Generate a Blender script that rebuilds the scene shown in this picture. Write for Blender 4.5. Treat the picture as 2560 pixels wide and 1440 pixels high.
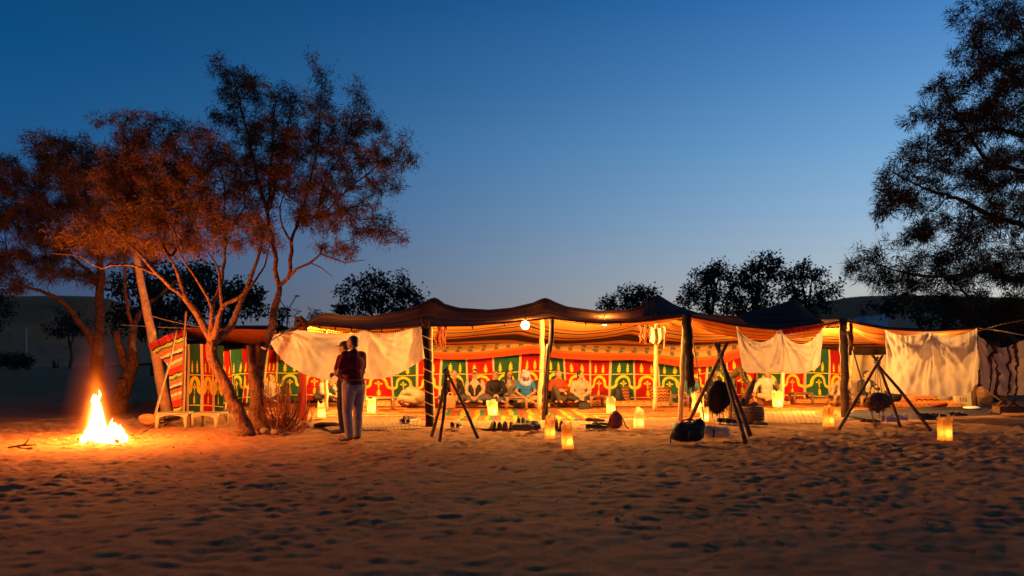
import bpy, math, random
import numpy as np
from mathutils import Vector, Matrix

for _o in list(bpy.data.objects):
    bpy.data.objects.remove(_o)
sc = bpy.context.scene
COL = sc.collection
PI = math.pi
H = 1.45            # eye height in metres
F = 2000.0          # focal length in photograph pixels (photograph is 2560 wide)
HOR = 890.0         # row of the horizon

# ------------------------------------------------------------------ camera
cd = bpy.data.cameras.new('camera')
cam = bpy.data.objects.new('camera', cd)
COL.objects.link(cam)
cam.location = (0, 0, H)
cam.rotation_euler = (PI / 2, 0, 0)
cd.sensor_width = 36.0
cd.lens = 36.0 * F / 2560.0
cd.shift_y = (HOR - 720.0) / 2560.0
cd.clip_start = 0.1
cd.clip_end = 3000
cd.dof.use_dof = True
cd.dof.focus_distance = 18.0
cd.dof.aperture_fstop = 1.1
sc.camera = cam

# ------------------------------------------------------------------ dusk sky
w = bpy.data.worlds.new('World')
sc.world = w
w.use_nodes = True
nt = w.node_tree
nt.nodes.clear()


def s2l(c):
    return tuple(((v / 255.0) / 12.92 if v / 255.0 <= 0.04045 else ((v / 255.0 + 0.055) / 1.055) ** 2.4) for v in c) + (1.0,)


SKY_STRENGTH = 1.13
tc = nt.nodes.new('ShaderNodeTexCoord')
sep = nt.nodes.new('ShaderNodeSeparateXYZ')
nt.links.new(tc.outputs['Generated'], sep.inputs[0])


def sky_ramp(stops):
    r = nt.nodes.new('ShaderNodeValToRGB')
    r.color_ramp.interpolation = 'LINEAR'
    el = r.color_ramp.elements
    el[0].position, el[0].color = stops[0][0], s2l(stops[0][1])
    el[1].position, el[1].color = stops[-1][0], s2l(stops[-1][1])
    for p, c in stops[1:-1]:
        e = el.new(p)
        e.color = s2l(c)
    nt.links.new(sep.outputs['Z'], r.inputs[0])
    return r


far_side = sky_ramp([(0.0, (62, 63, 76)), (0.06, (48, 68, 100)), (0.11, (46, 74, 113)), (0.17, (34, 76, 122)), (0.24, (20, 78, 127)), (0.32, (8, 70, 118)), (0.42, (6, 60, 104)), (0.62, (12, 34, 60)), (1.0, (16, 22, 34))])
glow_side = sky_ramp([(0.0, (226, 206, 176)), (0.06, (210, 206, 195)), (0.11, (184, 203, 214)), (0.17, (154, 191, 222)), (0.24, (122, 173, 218)), (0.32, (90, 146, 204)), (0.42, (44, 112, 184)), (0.62, (18, 54, 100)), (1.0, (16, 22, 34))])
# the twilight glow lies to the right of the view, about 60 degrees from the view axis
az = math.radians(60)
dot = nt.nodes.new('ShaderNodeVectorMath'); dot.operation = 'DOT_PRODUCT'
flat = nt.nodes.new('ShaderNodeVectorMath'); flat.operation = 'MULTIPLY'; flat.inputs[1].default_value = (1, 1, 0)
nrm = nt.nodes.new('ShaderNodeVectorMath'); nrm.operation = 'NORMALIZE'
nt.links.new(tc.outputs['Generated'], flat.inputs[0])
nt.links.new(flat.outputs[0], nrm.inputs[0])
nt.links.new(nrm.outputs[0], dot.inputs[0])
dot.inputs[1].default_value = (math.sin(az), math.cos(az), 0)
mr = nt.nodes.new('ShaderNodeMapRange')
mr.inputs['From Min'].default_value = -0.25
mr.inputs['From Max'].default_value = 0.98
nt.links.new(dot.outputs['Value'], mr.inputs['Value'])
mx = nt.nodes.new('ShaderNodeMix'); mx.data_type = 'RGBA'
pw_ = nt.nodes.new('ShaderNodeMath'); pw_.operation = 'POWER'; pw_.inputs[1].default_value = 2.4
nt.links.new(mr.outputs[0], pw_.inputs[0])
nt.links.new(pw_.outputs[0], mx.inputs[0])
nt.links.new(far_side.outputs[0], mx.inputs[6])
nt.links.new(glow_side.outputs[0], mx.inputs[7])
bg = nt.nodes.new('ShaderNodeBackground')
bg.inputs['Strength'].default_value = SKY_STRENGTH
nt.links.new(mx.outputs[2], bg.inputs['Color'])
wo = nt.nodes.new('ShaderNodeOutputWorld')
nt.links.new(bg.outputs[0], wo.inputs['Surface'])

sc.view_settings.view_transform = 'Standard'
sc.view_settings.look = 'None'
sc.view_settings.exposure = 0.0
sc.view_settings.gamma = 1.0
sc.view_settings.use_curve_mapping = False
sc.render.engine = 'CYCLES'
sc.cycles.use_denoising = True
sc.cycles.use_light_tree = True
sc.cycles.sample_clamp_indirect = 4.0
sc.cycles.max_bounces = 6
sc.cycles.volume_bounces = 0
sc.cycles.volume_step_rate = 1.0
sc.cycles.caustics_reflective = False
sc.cycles.caustics_refractive = False

# lamp levels (the lamps themselves are built further down, each in its builder)
BULB = 4700.0
BULB_COL = (1.0, 0.49, 0.115)
FIRE = 1200.0
FIRE_COL = (1.0, 0.26, 0.035)
CANDLE = 1.8
CANDLE_COL = (1.0, 0.50, 0.12)


# ------------------------------------------------------------------ helpers
def P(x, y, D):
    """A point of the photograph (pixel x, y) at the depth of D metres."""
    return Vector(((x - 1280.0) / F * D, D, H + (HOR - y) / F * D))


def G(x, y):
    """The point of the level ground seen at pixel x, y."""
    return P(x, y, F * H / (y - HOR))


def depth(y):
    return F * H / (y - HOR)


class MB:
    """Collects vertices, faces, uvs and material indices for one mesh object."""

    def __init__(self):
        self.v, self.f, self.m, self.uv, self.n = [], [], [], [], 0

    def add(self, v, f, mi=0, uv=None):
        v = np.asarray(v, float).reshape(-1, 3)
        self.v.append(v)
        for q in f:
            self.f.append(tuple(int(i) + self.n for i in q))
            self.m.append(mi)
        self.uv.append(np.zeros((len(v), 2)) if uv is None else np.asarray(uv, float))
        self.n += len(v)
        return self

    def build(self, name, mats, parent=None, smooth=True, loc=None, rz=0.0):
        me = bpy.data.meshes.new(name)
        V = np.concatenate(self.v) if self.v else np.zeros((0, 3))
        me.from_pydata(V.tolist(), [], self.f)
        if not isinstance(mats, (list, tuple)):
            mats = [mats]
        for m in mats:
            me.materials.append(m)
        me.polygons.foreach_set('material_index', self.m)
        me.polygons.foreach_set('use_smooth', [smooth] * len(self.f))
        U = np.concatenate(self.uv)
        if np.any(U):
            l = me.uv_layers.new(name='UVMap')
            idx = np.zeros(len(me.loops), dtype=np.int32)
            me.loops.foreach_get('vertex_index', idx)
            l.data.foreach_set('uv', U[idx].astype(np.float32).ravel())
        me.update()
        return link(name, me, parent, loc, rz)


def link(name, data, parent=None, loc=None, rz=0.0):
    o = bpy.data.objects.new(name, data)
    COL.objects.link(o)
    if parent is not None:
        o.parent = parent
    if loc is not None:
        o.location = loc
    o.rotation_euler = (0, 0, rz)
    return o


def tag(o, label=None, cat=None, group=None, kind=None):
    if label:
        o['label'] = label
    if cat:
        o['category'] = cat
    if group:
        o['group'] = group
    if kind:
        o['kind'] = kind
    return o


def thing(name, label, cat, loc=(0, 0, 0), rz=0.0, group=None):
    return tag(link(name, None, None, loc, rz), label, cat, group)


def kids(o):
    return [c for c in COL.objects if c.parent == o]


def tube(pts, rad, n=6, cap=True):
    pts = np.asarray([tuple(p) for p in pts], float)
    k = len(pts)
    rad = np.full(k, rad, float) if np.isscalar(rad) else np.asarray(rad, float)
    t = np.gradient(pts, axis=0)
    t /= np.linalg.norm(t, axis=1)[:, None] + 1e-9
    ref = np.array([0, 0, 1.0]) if abs(t[0][2]) < 0.9 else np.array([0, 1.0, 0])
    V = []
    a = np.linspace(0, 2 * PI, n, endpoint=False)
    u = np.cross(t[0], ref)
    u /= np.linalg.norm(u)
    for i in range(k):
        u = u - t[i] * np.dot(u, t[i])
        u /= np.linalg.norm(u) + 1e-9
        b = np.cross(t[i], u)
        V.append(pts[i] + rad[i] * (np.cos(a)[:, None] * u + np.sin(a)[:, None] * b))
    V = np.concatenate(V)
    f = []
    for i in range(k - 1):
        for j in range(n):
            j2 = (j + 1) % n
            f.append((i * n + j, i * n + j2, (i + 1) * n + j2, (i + 1) * n + j))
    if cap:
        f.append(tuple(range(n))[::-1])
        f.append(tuple((k - 1) * n + j for j in range(n)))
    return V, f


def box(c, s, rz=0.0, taper=1.0):
    x, y, z = s[0] / 2, s[1] / 2, s[2] / 2
    v = np.array([(-x, -y, -z), (x, -y, -z), (x, y, -z), (-x, y, -z),
                  (-x * taper, -y * taper, z), (x * taper, -y * taper, z), (x * taper, y * taper, z), (-x * taper, y * taper, z)])
    ca, sa = math.cos(rz), math.sin(rz)
    v = np.c_[v[:, 0] * ca - v[:, 1] * sa, v[:, 0] * sa + v[:, 1] * ca, v[:, 2]] + np.array(c)
    return v, [(0, 3, 2, 1), (4, 5, 6, 7), (0, 1, 5, 4), (1, 2, 6, 5), (2, 3, 7, 6), (3, 0, 4, 7)]


def sphere(c, r, nu=10, nv=7, jit=0.0, rng=None):
    r = np.array([r, r, r] if np.isscalar(r) else r, float)
    v = [(0, 0, 1.0)]
    for i in range(1, nv):
        th = PI * i / nv
        for j in range(nu):
            ph = 2 * PI * j / nu
            v.append((math.sin(th) * math.cos(ph), math.sin(th) * math.sin(ph), math.cos(th)))
    v.append((0, 0, -1.0))
    v = np.array(v)
    if jit and rng is not None:
        v = v * (1 + jit * rng.standard_normal((len(v), 1)))
    f = []
    for j in range(nu):
        f.append((0, 1 + j, 1 + (j + 1) % nu))
        for i in range(nv - 2):
            a, b = 1 + i * nu, 1 + (i + 1) * nu
            f.append((a + j, b + j, b + (j + 1) % nu, a + (j + 1) % nu))
        a = 1 + (nv - 2) * nu
        f.append((len(v) - 1, a + (j + 1) % nu, a + j))
    return v * r + np.array(tuple(c)), f


def grid_faces(nu, nv):
    return [(j * nu + i, j * nu + i + 1, (j + 1) * nu + i + 1, (j + 1) * nu + i) for j in range(nv - 1) for i in range(nu - 1)]


def resample(poly, n):
    """Smooth (Catmull-Rom) resampling of a polyline to n points, even in arc length."""
    p = np.asarray([tuple(q) for q in poly], float)
    if len(p) > 2:
        e = np.vstack([2 * p[0] - p[1], p, 2 * p[-1] - p[-2]])
        out = []
        for i in range(1, len(e) - 2):
            for t in np.linspace(0, 1, 12, endpoint=False):
                a, b, c, d = e[i - 1], e[i], e[i + 1], e[i + 2]
                out.append(0.5 * ((2 * b) + (-a + c) * t + (2 * a - 5 * b + 4 * c - d) * t * t + (-a + 3 * b - 3 * c + d) * t ** 3))
        out.append(p[-1])
        p = np.array(out)
    s = np.r_[0, np.cumsum(np.linalg.norm(np.diff(p, axis=0), axis=1))]
    t = np.linspace(0, s[-1], n)
    return np.c_[np.interp(t, s, p[:, 0]), np.interp(t, s, p[:, 1]), np.interp(t, s, p[:, 2])]


def cloth(rows, nu=60, nv=24, ripple=None):
    """A draped sheet through several cross-ways polylines (world points), top to bottom; ripple(u, v) moves it in depth."""
    R = np.array([resample(r, nu) for r in rows])
    V = np.zeros((nv, nu, 3))
    for i in range(nu):
        V[:, i] = resample(R[:, i], nv)
    u, v = np.meshgrid(np.linspace(0, 1, nu), np.linspace(0, 1, nv))
    if ripple is not None:
        V[..., 1] += ripple(u, v)
    return V.reshape(-1, 3), grid_faces(nu, nv), np.c_[u.ravel(), v.ravel()]


_rngs = np.random.default_rng(5)
_NT = _rngs.random((64, 64))


def vnoise(x, y):
    """Smooth periodic value noise, 0..1."""
    xi, yi = np.floor(x).astype(int), np.floor(y).astype(int)
    fx, fy = x - xi, y - yi
    fx, fy = fx * fx * (3 - 2 * fx), fy * fy * (3 - 2 * fy)
    a = _NT[xi % 64, yi % 64]; b = _NT[(xi + 1) % 64, yi % 64]
    c = _NT[xi % 64, (yi + 1) % 64]; d = _NT[(xi + 1) % 64, (yi + 1) % 64]
    return (a * (1 - fx) + b * fx) * (1 - fy) + (c * (1 - fx) + d * fx) * fy


# ------------------------------------------------------------------ materials
class NB:
    def __init__(self, name):
        self.m = bpy.data.materials.new(name)
        self.m.use_nodes = True
        self.t = self.m.node_tree
        self.t.nodes.clear()
        self.out = self.t.nodes.new('ShaderNodeOutputMaterial')

    def n(self, kind, **kw):
        nd = self.t.nodes.new(kind)
        for k, v in kw.items():
            if k.startswith('i_'):
                nd.inputs[k[2:].replace('_', ' ')].default_value = v
            else:
                setattr(nd, k, v)
        return nd

    def l(self, a, b):
        self.t.links.new(a, b)

    def math(self, op, a, b=None, clamp=False):
        nd = self.n('ShaderNodeMath', operation=op)
        nd.use_clamp = clamp
        for i, x in enumerate((a, b)):
            if x is None:
                continue
            if isinstance(x, (int, float)):
                nd.inputs[i].default_value = x
            else:
                self.l(x, nd.inputs[i])
        return nd.outputs[0]

    def mix(self, fac, a, b, blend='MIX'):
        nd = self.n('ShaderNodeMix', data_type='RGBA', blend_type=blend)
        for i, x in ((0, fac), (6, a), (7, b)):
            if isinstance(x, (int, float)):
                nd.inputs[i].default_value = x
            elif isinstance(x, tuple):
                nd.inputs[i].default_value = x if len(x) == 4 else x + (1,)
            else:
                self.l(x, nd.inputs[i])
        return nd.outputs[2]

    def ramp(self, src, stops, interp='LINEAR'):
        r = self.n('ShaderNodeValToRGB')
        r.color_ramp.interpolation = interp
        el = r.color_ramp.elements
        el[0].position, el[0].color = stops[0][0], stops[0][1] + (1,)
        el[1].position, el[1].color = stops[-1][0], stops[-1][1] + (1,)
        for p, c in stops[1:-1]:
            el.new(p).color = c + (1,)
        self.l(src, r.inputs[0])
        return r.outputs[0]

    def noise(self, scale, detail=3.0, coord=None, rough=0.55):
        if coord is None:
            coord = self.n('ShaderNodeTexCoord').outputs['Object']
        nd = self.n('ShaderNodeTexNoise')
        nd.inputs['Scale'].default_value = scale
        nd.inputs['Detail'].default_value = detail
        nd.inputs['Roughness'].default_value = rough
        self.l(coord, nd.inputs['Vector'])
        return nd.outputs['Fac']

    def finish(self, color, rough=0.85, spec=0.15, bump=None, bump_s=0.3, bump_d=0.01, trans=0.0, metal=0.0, sheen=0.0):
        b = self.n('ShaderNodeBsdfPrincipled')
        b.inputs['Roughness'].default_value = rough
        b.inputs['Specular IOR Level'].default_value = spec
        b.inputs['Metallic'].default_value = metal
        if sheen:
            b.inputs['Sheen Weight'].default_value = sheen
        if isinstance(color, tuple):
            b.inputs['Base Color'].default_value = color if len(color) == 4 else color + (1,)
        else:
            self.l(color, b.inputs['Base Color'])
        nrm = None
        if bump is not None:
            bp = self.n('ShaderNodeBump')
            bp.inputs['Strength'].default_value = bump_s
            bp.inputs['Distance'].default_value = bump_d
            self.l(bump, bp.inputs['Height'])
            nrm = bp.outputs[0]
            self.l(nrm, b.inputs['Normal'])
        sh = b.outputs[0]
        if trans > 0:
            tr = self.n('ShaderNodeBsdfTranslucent')
            if isinstance(color, tuple):
                tr.inputs[0].default_value = color if len(color) == 4 else color + (1,)
            else:
                self.l(color, tr.inputs[0])
            if nrm is not None:
                self.l(nrm, tr.inputs['Normal'])
            ms = self.n('ShaderNodeMixShader')
            ms.inputs[0].default_value = trans
            self.l(sh, ms.inputs[1])
            self.l(tr.outputs[0], ms.inputs[2])
            sh = ms.outputs[0]
        self.l(sh, self.out.inputs['Surface'])
        return self.m


def pm(name, col, rough=0.85, var=0.25, scale=6.0, bump=0.3, bscale=60.0, bd=0.006, spec=0.15, trans=0.0, metal=0.0):
    """A plain material: colour with blotches, fine relief."""
    k = NB(name)
    co = k.n('ShaderNodeTexCoord').outputs['Object']
    nz = k.noise(scale, 4, co)
    c = k.ramp(nz, [(0.28, tuple(x * (1 - var) for x in col)), (0.72, tuple(min(1, x * (1 + var)) for x in col))])
    return k.finish(c, rough, spec, k.noise(bscale, 3, co) if bump else None, bump, bd, trans, metal)


def uvsep(k, su=1.0, sv=1.0, wob=0.0):
    t = k.n('ShaderNodeTexCoord')
    s = k.n('ShaderNodeSeparateXYZ')
    k.l(t.outputs['UV'], s.inputs[0])
    u, v = s.outputs[0], s.outputs[1]
    if wob:
        nz = k.noise(5.0, 2, t.outputs['Object'])
        off = k.math('MULTIPLY', k.math('SUBTRACT', nz, 0.5), wob)
        u, v = k.math('ADD', u, off), k.math('ADD', v, off)
    return k.math('MULTIPLY', u, su), k.math('MULTIPLY', v, sv)


def stripes(name, cols, axis='U', rep=1.0, wob=0.03, rough=0.9, trans=0.0, bs=120.0, widths=None):
    """Woven bands of colour along one uv axis."""
    k = NB(name)
    u, v = uvsep(k, 1, 1, wob)
    c = u if axis == 'U' else v
    fr = k.math('FRACT', k.math('MULTIPLY', c, rep))
    ws = widths or [1.0] * len(cols)
    pos = np.r_[0, np.cumsum(ws)[:-1]] / sum(ws)
    col = k.ramp(fr, [(float(p), tuple(cc)) for p, cc in zip(pos, cols)], 'CONSTANT')
    nz = k.noise(18.0, 4)
    col = k.mix(0.5, col, k.mix(nz, (0.5, 0.5, 0.5), (1, 1, 1)), 'MULTIPLY')
    wv = k.n('ShaderNodeTexWave')
    wv.inputs['Scale'].default_value = bs
    k.l(k.n('ShaderNodeTexCoord').outputs['Object'], wv.inputs['Vector'])
    return k.finish(col, rough, 0.1, wv.outputs['Fac'], 0.15, 0.004, trans)


def kilim(name, cols, su=10.0, sv=4.0, amp=1.2):
    """Zigzag and diamond weave."""
    k = NB(name)
    u, v = uvsep(k, su, sv)
    tri = k.math('ABSOLUTE', k.math('SUBTRACT', k.math('FRACT', u), 0.5))
    fr = k.math('FRACT', k.math('ADD', v, k.math('MULTIPLY', tri, amp)))
    n = len(cols)
    col = k.ramp(fr, [(i / n, tuple(c)) for i, c in enumerate(cols)], 'CONSTANT')
    dv = k.math('ABSOLUTE', k.math('SUBTRACT', k.math('FRACT', v), 0.5))
    dia = k.math('LESS_THAN', k.math('ADD', tri, dv), 0.16)
    col = k.mix(dia, col, (0.03, 0.015, 0.012))
    nz = k.noise(25.0, 3)
    col = k.mix(0.5, col, k.mix(nz, (0.45, 0.45, 0.45), (1, 1, 1)), 'MULTIPLY')
    return k.finish(col, 0.92, 0.1, nz, 0.3, 0.005)


def emis(name, col, s):
    k = NB(name)
    e = k.n('ShaderNodeEmission')
    e.inputs[0].default_value = col + (1,)
    e.inputs[1].default_value = s
    k.l(e.outputs[0], k.out.inputs['Surface'])
    return k.m


M = dict(
    bark=pm('bark', (0.14, 0.066, 0.034), 0.95, 0.55, 11, 1.0, 24, 0.05),
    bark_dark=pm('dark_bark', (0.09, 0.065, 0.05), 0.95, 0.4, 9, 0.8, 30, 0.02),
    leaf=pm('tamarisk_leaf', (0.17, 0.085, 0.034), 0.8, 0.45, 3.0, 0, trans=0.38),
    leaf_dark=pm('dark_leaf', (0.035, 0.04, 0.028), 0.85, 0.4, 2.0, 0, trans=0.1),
    post_wrap=pm('black_post_wrapping', (0.022, 0.014, 0.011), 0.95, 0.4, 5, 0.6, 40),
    black_cloth=pm('black_goat_hair_cloth', (0.06, 0.028, 0.017), 0.95, 0.4, 5, 0.5, 50),
    purple_cloth=pm('dusky_purple_cloth', (0.06, 0.045, 0.05), 0.95, 0.4, 7, 0.5, 50),
    white_cloth=pm('white_cotton', (0.66, 0.55, 0.43), 0.9, 0.12, 5, 0.35, 30, 0.008, 0.1, 0.38),
    beige_cloth=pm('beige_cotton', (0.62, 0.48, 0.30), 0.9, 0.12, 5, 0.3, 60, 0.004, 0.1, 0.2),
    orange_cloth=pm('orange_lining', (0.56, 0.17, 0.028), 0.9, 0.15, 4, 0.3, 50, 0.004, 0.1, 0.25),
    rust_cloth=pm('rust_lining', (0.36, 0.09, 0.035), 0.9, 0.25, 3, 0.3, 50, 0.004, 0.1, 0.15),
    red_cloth=pm('red_cotton', (0.43, 0.014, 0.013), 0.9, 0.22, 4, 0.3, 70, 0.004, 0.1),
    green_cloth=pm('green_cotton', (0.028, 0.105, 0.048), 0.9, 0.25, 4, 0.3, 70, 0.004, 0.1),
    yellow_cloth=pm('yellow_applique', (0.82, 0.62, 0.03), 0.85, 0.12, 8, 0.2, 90, 0.003, 0.1),
    cream_tape=pm('cream_tape', (0.74, 0.52, 0.22), 0.85, 0.15, 10, 0.2, 90, 0.003, 0.1),
    wood_pale=pm('pale_pole_wood', (0.68, 0.43, 0.19), 0.8, 0.3, 7, 0.6, 25, 0.012),
    wood_dark=pm('dark_pole_wood', (0.13, 0.07, 0.04), 0.85, 0.35, 8, 0.6, 30, 0.01),
    rope=pm('rope_fibre', (0.45, 0.30, 0.17), 0.9, 0.25, 20, 0.5, 120),
    brown_plastic=pm('brown_plastic', (0.20, 0.10, 0.05), 0.35, 0.12, 5, 0.05, 40, 0.002, 0.5),
    yellow_plastic=pm('ivory_plastic', (0.50, 0.36, 0.15), 0.4, 0.1, 5, 0.05, 40, 0.002, 0.5),
    orange_plastic=pm('orange_plastic', (0.62, 0.22, 0.06), 0.45, 0.15, 6, 0.05, 40, 0.002, 0.5),
    black_bag=pm('black_nylon', (0.022, 0.018, 0.018), 0.6, 0.3, 8, 0.5, 25, 0.01, 0.3),
    black_shoe=pm('black_leather', (0.022, 0.017, 0.015), 0.5, 0.3, 12, 0.3, 40, 0.004, 0.4),
    brown_shoe=pm('brown_suede', (0.14, 0.07, 0.04), 0.75, 0.3, 12, 0.3, 40, 0.004, 0.2),
    pale_shoe=pm('pale_canvas', (0.58, 0.46, 0.40), 0.75, 0.2, 12, 0.3, 40, 0.004, 0.2),
    sole=pm('rubber_sole', (0.10, 0.08, 0.07), 0.8, 0.2, 12, 0.2, 40, 0.003),
    white_sole=pm('white_rubber', (0.65, 0.60, 0.55), 0.7, 0.1, 12, 0.1, 40, 0.003),
    maroon=pm('maroon_leather', (0.26, 0.035, 0.025), 0.45, 0.2, 8, 0.3, 30, 0.005, 0.4),
    goat=pm('goatskin', (0.022, 0.015, 0.012), 0.8, 0.5, 20, 1.0, 60, 0.02, 0.25),
    palm_bark=pm('palm_bark', (0.23, 0.13, 0.07), 0.95, 0.45, 14, 0.9, 22, 0.03),
    stone=pm('stone', (0.26, 0.17, 0.12), 0.9, 0.3, 8, 0.6, 20, 0.02),
    grey_metal=pm('grey_metal', (0.35, 0.36, 0.38), 0.5, 0.1, 4, 0.05, 30, 0.002, 0.4),
    tan_plaster=pm('tan_plaster', (0.72, 0.44, 0.28), 0.9, 0.12, 0.6, 0.3, 8, 0.02),
    blue_plaster=pm('pale_blue_plaster', (0.78, 0.78, 0.82), 0.9, 0.1, 0.6, 0.3, 8, 0.02),
    twig=pm('dry_red_twig', (0.24, 0.075, 0.04), 0.9, 0.3, 10, 0.3, 60, 0.004),
    straw=pm('straw', (0.52, 0.34, 0.12), 0.85, 0.3, 10, 0.2, 40),
    charcoal=pm('charred_wood', (0.03, 0.022, 0.018), 0.95, 0.4, 10, 0.9, 30, 0.02),
    skin=pm('skin', (0.34, 0.175, 0.10), 0.6, 0.08, 6, 0.1, 60, 0.002, 0.3),
    skin_dark=pm('tanned_skin', (0.30, 0.15, 0.085), 0.6, 0.08, 6, 0.1, 60, 0.002, 0.3),
    dark=pm('near_black', (0.02, 0.016, 0.014), 0.6, 0.1, 6, 0),
    hair=pm('dark_hair', (0.03, 0.018, 0.012), 0.55, 0.4, 30, 0.6, 90, 0.006, 0.3),
    hair_grey=pm('cropped_hair', (0.13, 0.085, 0.055), 0.8, 0.4, 30, 0.6, 90, 0.004, 0.2),
)
CLOTH = {}


def cl(name, col):
    if name not in CLOTH:
        CLOTH[name] = pm(name, tuple(x * 0.6 for x in col), 0.9, 0.2, 7, 0.85, 11, 0.035, 0.1)
    return CLOTH[name]

# ================================================================== SETTING: sand, dunes
def axis(lo, hi, step, far_lo, far_hi):
    a = list(np.arange(lo, hi + 1e-6, step))
    s, x = step, hi
    while x < far_hi:
        s *= 1.22
        x += s
        a.append(x)
    s, x = step, lo
    b = []
    while x > far_lo:
        s *= 1.22
        x -= s
        b.append(x)
    return np.array(b[::-1] + a)


def ground_height(X, Y):
    """Trampled sand: soft undulation, overlapping footprint dents with raised rims, flat under the tent's rugs."""
    z = 0.10 * (vnoise(X * 0.35 + 7, Y * 0.35) - 0.5)
    wx, wy = X + 0.25 * vnoise(X * 1.9, Y * 1.9), Y + 0.25 * vnoise(X * 1.9 + 8, Y * 1.9)
    z += 0.035 * (vnoise(wx * 1.5, wy * 1.5 + 11) - 0.5)
    patch = (0.5 + 0.6 * vnoise(X * 0.55 + 2, Y * 0.55)) * np.clip((Y + 1) / 13, 0.5, 1.0)          # some stretches are more trampled than others
    z += patch * 0.018 * (vnoise(wx * 3.1 + 3, wy * 3.1) - 0.5)
    z += patch * 0.036 * (np.abs(2 * vnoise(wx * 6.6 + 30, wy * 6.0 + 9) - 1) - 0.5)
    z += patch * 0.042 * (vnoise(wx * 10.7 + 5, wy * 9.7) - 0.5)
    z += patch * 0.030 * (vnoise(X * 17.0 + 5, Y * 17.0) - 0.5)
    front = 16.2 + 0.35 * np.sin(X * 0.9) + 0.25 * np.clip(X - 3, 0, 9) - 0.02 * X
    inside = np.clip((Y - front) / 0.9, 0, 1) * np.clip((X + 6.6) / 0.8, 0, 1) * np.clip((14 - X) / 1, 0, 1)
    near = np.clip((34 - Y) / 8, 0, 1) * np.clip((17 - np.abs(X)) / 3, 0, 1)
    return z * (1 - inside * 0.97) * (0.15 + 0.85 * near) - 0.012


gx = axis(-10.5, 12.5, 0.04, -900, 900)
gy = axis(3.6, 19.0, 0.04, -120, 1400)
X_, Y_ = np.meshgrid(gx, gy)
Z_ = ground_height(X_, Y_)
mb = MB().add(np.c_[X_.ravel(), Y_.ravel(), Z_.ravel()], grid_faces(len(gx), len(gy)))
k = NB('trampled_sand')
co = k.n('ShaderNodeTexCoord').outputs['Object']
n1 = k.noise(0.9, 5, co)
n2 = k.noise(14.0, 4, co)
c1 = k.ramp(n1, [(0.3, (0.36, 0.18, 0.082)), (0.7, (0.47, 0.25, 0.122))])
c2 = k.mix(0.55, c1, k.mix(n2, (0.55, 0.5, 0.48), (1.0, 1.0, 1.0)), 'MULTIPLY')
M['sand'] = k.finish(c2, 0.95, 0.05, k.noise(26.0, 6, co, 0.7), 0.6, 0.03)
tag(mb.build('ground', M['sand']), 'trampled orange brown desert sand in front of the tent', None, None, 'structure')

M['dune'] = pm('dune_sand', (0.64, 0.21, 0.08), 0.95, 0.3, 0.03, 0.5, 0.25, 1.2)


def dune(name, prof, D, label, base=897.0, back=160.0):
    """A ridge whose crest follows the profile (pixel x, y) at distance D, sloping towards and away from the camera."""
    px = np.linspace(prof[0][0], prof[-1][0], 90)
    py = np.interp(px, [p[0] for p in prof], [p[1] for p in prof])
    v = []
    rows = [(-1.0, 0.0), (-0.75, 0.12), (-0.5, 0.33), (-0.28, 0.60), (-0.1, 0.88), (0, 1.0), (0.3, 0.8), (1.0, 0.0)]
    for t, h in rows:
        for x, y in zip(px, py):
            q = P(x, y, D)
            dep = D + t * (D * 0.45 if t < 0 else back)
            wob = 3.5 * (vnoise(np.array([q.x * 0.02 + 9]), np.array([t * 2 + 3.0]))[0] - 0.5)
            v.append((q.x, dep + wob * 4, max(-0.4, (q.z + 0.4) * h - 0.4 + wob * (1 - h) * h)))
    return tag(MB().add(v, grid_faces(len(px), len(rows))).build(name, M['dune']), label, None, None, 'structure')


dune('dune', [(-1500, 800), (-700, 770), (-300, 745), (0, 738), (100, 735), (200, 737), (250, 743), (330, 770), (420, 815), (560, 868), (700, 896)], 260,
     'tall smooth dune behind the thin white pole')
dune('dune', [(-900, 885), (-300, 872), (-60, 862), (60, 858), (160, 864), (260, 872), (420, 886), (520, 896)], 150,
     'low pale sand bank at the foot of the tall dune')
dune('dune', [(1500, 896), (1750, 850), (1900, 790), (2010, 762), (2120, 744), (2240, 740), (2380, 744), (2560, 750), (2900, 742), (3600, 780), (4200, 890)], 240,
     'dark dune rising behind the far plastered buildings')

# ================================================================== far buildings and lamp posts
D = 75.0


def pbox(mbx, x0, x1, y0, y1, D, dep, mi=0):
    a, b = P(x0, y1, D), P(x1, y0, D)
    mbx.add(*box(((a.x + b.x) / 2, D + dep / 2, (a.z + b.z) / 2), (b.x - a.x, dep, b.z - a.z)), mi)


t = thing('far_building', 'low tan plastered building beyond the right end of the tent', 'building', (P(2310, 890, D).x, D, 0))
off = Vector(t.location)


def rel(mbx, o=None):
    mbx.v = [v - np.array(tuple(off if o is None else o)) for v in mbx.v]
    return mbx


q = MB(); pbox(q, 2222, 2420, 790, 889, D, 9.0); rel(q).build('wall', M['tan_plaster'], t, False)
q = MB(); pbox(q, 2219, 2423, 784, 790, D - .2, 9.4); rel(q).build('parapet', M['tan_plaster'], t, False)
q = MB(); pbox(q, 2290, 2312, 822, 889, D - .05, .2); rel(q).build('door', M['bark_dark'], t, False)
q = MB(); pbox(q, 2352, 2368, 812, 834, D - .05, .2); rel(q).build('window', M['dark'], t, False)
t = thing('kiosk', 'small pale blue kiosk with a domed white roof beside the tan building', 'kiosk', (P(2195, 890, D).x, D - 3, 0))
off = Vector(t.location)
q = MB(); pbox(q, 2167, 2221, 798, 889, D - 3, 2.2); rel(q).build('wall', M['blue_plaster'], t, False)
q = MB(); v, f = sphere(P(2203, 795, D - 2), (0.55, 0.7, 0.42), 12, 6); q.add(v, f); rel(q).build('dome', M['white_sole'], t)
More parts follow.
